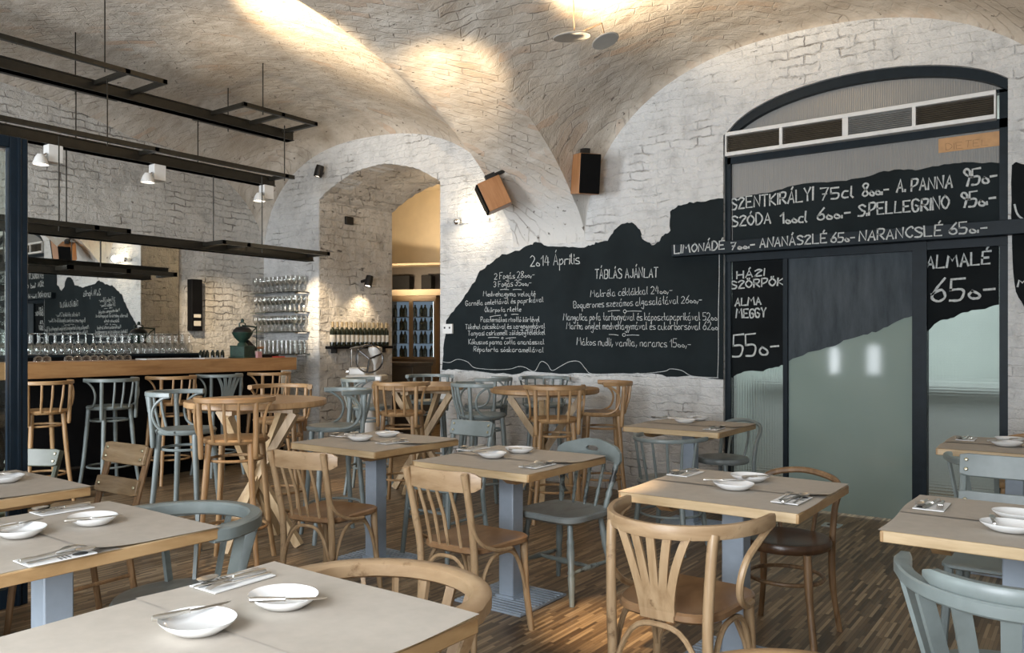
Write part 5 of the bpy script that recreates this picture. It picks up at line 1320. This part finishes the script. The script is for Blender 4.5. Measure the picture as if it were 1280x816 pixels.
obj('pedestal', MB().lathe([(0, 0), (0.24, 0), (0.25, 0.03), (0.17, 0.10), (0.11, 0.3), (0.09, 0.55), (0.10, 0.75), (0.16, 0.86), (0.19, 0.88), (0, 0.88)], n=28), M['white_enamel'], sl)
mb = MB(); mb.box((0, 0, 0.92), (0.46, 0.30, 0.08)); mb.box((-0.1, 0.0, 1.0), (0.22, 0.2, 0.10)); obj('body', mb, M['white_enamel'], sl, bevel=0.02)
mb = MB(); Rm = Matrix.Rotation(radians(82), 3, 'X')
mb.tube([Rm @ Vector((0.17*cos(2*pi*i/32), 0.17*sin(2*pi*i/32), 0)) + Vector((0.08, -0.15, 1.16)) for i in range(32)], 0.010, 8, closed=True)
for a in range(3): mb.tube([Vector((0.08, -0.15, 1.16)), Rm @ Vector((0.16*cos(a*2.09+.4), 0.16*sin(a*2.09+.4), 0)) + Vector((0.08, -0.15, 1.16))], 0.012, 7)
obj('flywheel', mb, M['wheel'], sl)
mb = MB(); mb.lathe([(0, 0), (0.02, 0), (0.02, 0.12), (0.09, 0.30), (0.085, 0.34), (0, 0.36)], c=(0.10, 0.02, 0.96), n=20); obj('blade_housing', mb, M['white_enamel'], sl)
mb = MB(); mb.tube([(-0.2, 0, 0.96), (-0.2, 0, 1.28)], 0.01, 8); mb.tube([(-0.12, 0, 0.96), (-0.12, 0, 1.28)], 0.01, 8); mb.box((-0.16, 0, 1.0), (0.17, 0.16, 0.02)); mb.tube([(-0.22, 0, 1.28), (0.02, -0.02, 1.33)], 0.014, 8); obj('carriage', mb, M['chrome'], sl)
# wine fridge at the far wall
fxc, fyc = -4.80, 3.26
FR = 0.42
fr = thing('wine_fridge', 'lit two-door wine fridge at the end of the arch passage', 'fridge', (fxc, fyc, 0), FR)
mb = MB(); W2, D2, Z0, Z1 = 0.42, 0.20, 0.95, 2.12
mb.bb(-W2, W2, -D2, D2, 0, 1.10); mb.bb(-W2, W2, -D2, D2, 2.04, Z1)
for x in (-W2, W2-0.03): mb.bb(x, x+0.03, -D2, D2-0.01, 1.10, 2.04)
obj('case', mb, M['fridge'], fr)
mb = MB(); mb.bb(-W2+0.03, W2-0.03, D2-0.03, D2-0.015, 1.10, 2.04); obj('lit_back', mb, M['fridge_in'], fr)
for z in (1.34, 1.56, 1.78):
    mb = MB(); mb.bb(-W2+0.03, W2-0.03, -D2+0.03, D2-0.03, z-0.006, z); obj('wire_shelf', mb, M['black_iron'], fr)
for x in (-0.05, W2-0.055):
    mb = MB(); mb.bb(x, x+0.014, -D2+0.02, -D2+0.03, 1.12, 2.02); obj('light_strip', mb, M['led'], fr)
for x0, x1 in ((-W2, 0), (0, W2)):
    mb = MB()
    mb.bb(x0, x0+0.035, -D2-0.03, -D2-0.005, 1.08, 2.07); mb.bb(x1-0.035, x1, -D2-0.03, -D2-0.005, 1.08, 2.07); mb.bb(x0+0.035, x1-0.035, -D2-0.03, -D2-0.005, 1.08, 1.12); mb.bb(x0+0.035, x1-0.035, -D2-0.03, -D2-0.005, 2.03, 2.07)
    d_ = obj('door', mb, M['fridge'], fr); mb = MB(); mb.bb(x0+0.035, x1-0.035, -D2-0.02, -D2-0.014, 1.12, 2.03); obj('door_glass', mb, M['glass'], d_)
fbm = MB().lathe([(0, 0), (0.036, 0), (0.036, 0.13), (0.015, 0.17), (0.014, 0.20), (0, 0.20)], n=10); proto('chilled_bottle', fbm, M['bottle'])
for z, nmz in ((1.1005, 'bottom'), (1.3405, 'lower middle'), (1.5605, 'upper middle'), (1.7805, 'top')):
    for i in range(9):
        x = -0.35+0.0875*i; y = -0.02+0.07*(i % 2)
        put('chilled_bottle', (fxc+x*cos(FR)-y*sin(FR), fyc+x*sin(FR)+y*cos(FR), z), 0, 'dark bottle on the %s shelf of the lit wine fridge' % nmz, 'bottle', 'bottles on the %s fridge shelf' % nmz)
tag(obj('dark_sideboard', MB().bb(-6.2, -3.45, 1.75, 2.15, 0, 1.02).bb(-6.2, -3.45, 1.72, 2.18, 1.02, 1.07), M['darkroom'], None, bevel=0.005), 'dark low counter in front of the wine fridge', 'counter')
tag(obj('ochre_panel', MB().box((0, 0, 1.06), (0.2, 0.06, 2.12)), M['ochre'], None, loc=(fxc+0.56*cos(FR), fyc+0.56*sin(FR)+0.02, 0), rz=FR), 'ochre yellow panel at the right of the wine fridge', 'panel')
sf_ = thing('overhead_cabinet', 'dark open compartment above the wine fridge', 'cabinet', (fxc, fyc, 2.125), FR)
mb = MB(); mb.bb(-0.50, 0.62, -0.20, 0.22, 0.0, 0.10); mb.bb(-0.50, 0.62, -0.20, 0.22, 0.50, 0.53); mb.bb(-0.50, -0.47, -0.20, 0.22, 0.1, 0.50); mb.bb(0.59, 0.62, -0.20, 0.22, 0.1, 0.50); obj('case', mb, M['cream_dark'], sf_)
mb = MB(); mb.bb(-0.47, 0.59, 0.16, 0.20, 0.1, 0.50); obj('back_board', mb, M['darkroom'], sf_)
for i, (x, w2) in enumerate(((-0.22, 0.30), (0.22, 0.18))):
    tag(obj('storage_box', MB().box((0, 0, 0.12), (w2, 0.2, 0.24)), M['blackpanel'], None, loc=(fxc+x*cos(FR), fyc+x*sin(FR), 2.226), rz=FR, bevel=0.01), ['wide dark box in the compartment above the wine fridge', 'narrow dark box in the compartment above the wine fridge'][i], 'box')

# ------------------------------------------------------------------ glazed entrance screen at the left
px_, py_ = -0.21, -4.72
gs = thing('glass_screen', 'dark steel framed glass screen at the left edge, seen as a tall post', 'screen', (px_, py_, 0))
mb = MB(); mb.bb(-0.028, 0.028, -0.045, 0.045, 0, 2.44); mb.bb(-0.012, 0.036, -0.010, 0.012, 0, 2.44); obj('post', mb, M['post'], gs, bevel=0.006)
mb = MB(); mb.bb(-0.028, 0.028, -3.25, -0.045, 2.38, 2.44); mb.bb(-0.028, 0.028, -3.25, -0.045, 0.0, 0.10); mb.bb(-0.04, 0.04, -1.35, -1.29, 0.1, 2.36); obj('rails', mb, M['post'], gs, bevel=0.004)
mb = MB(); mb.bb(-0.004, 0.004, -3.25, -0.055, 0.10, 2.36); obj('glass_sheet', mb, M['glass'], gs)

# warm ceiling spots over the floor (out of the top of the frame)
for loc, tg, pw in (((2.9, -4.9, 3.9), (2.44, -3.16, 0), 1300), ((0.9, -4.6, 3.9), (0.1, -3.55, 0), 300), ((-0.2, -2.8, 3.8), (-1.5, -1.4, 0), 450)):
    light('floor_spot', 'SPOT', loc, tg, pw, (1.0, 0.66, 0.34), 0.05, spot=12, blend=1.0)
# uplights washing the vault and rib
rp = onx(560, 112, 0.0); light('rib_uplight', 'SPOT', (1.1, -2.3, 3.0), rp, 190, WARM, 0.03, spot=50, blend=1.0); rp2 = onx(535, 85, -0.15); light('rib_uplight_narrow', 'SPOT', (0.9, -2.6, 3.0), rp2, 150, WARM, 0.03, spot=24, blend=1.0)
light('left_vault_uplight', 'SPOT', (-0.9, -3.4, 3.2), (-0.95, -2.05, 4.1), 520, WARM, 0.05, spot=56, blend=0.9)
light('left_vault_glow', 'SPOT', (-2.0, -2.6, 2.9), (-1.9, -1.6, 4.0), 30, WARM, 0.1, spot=120, blend=0.9)
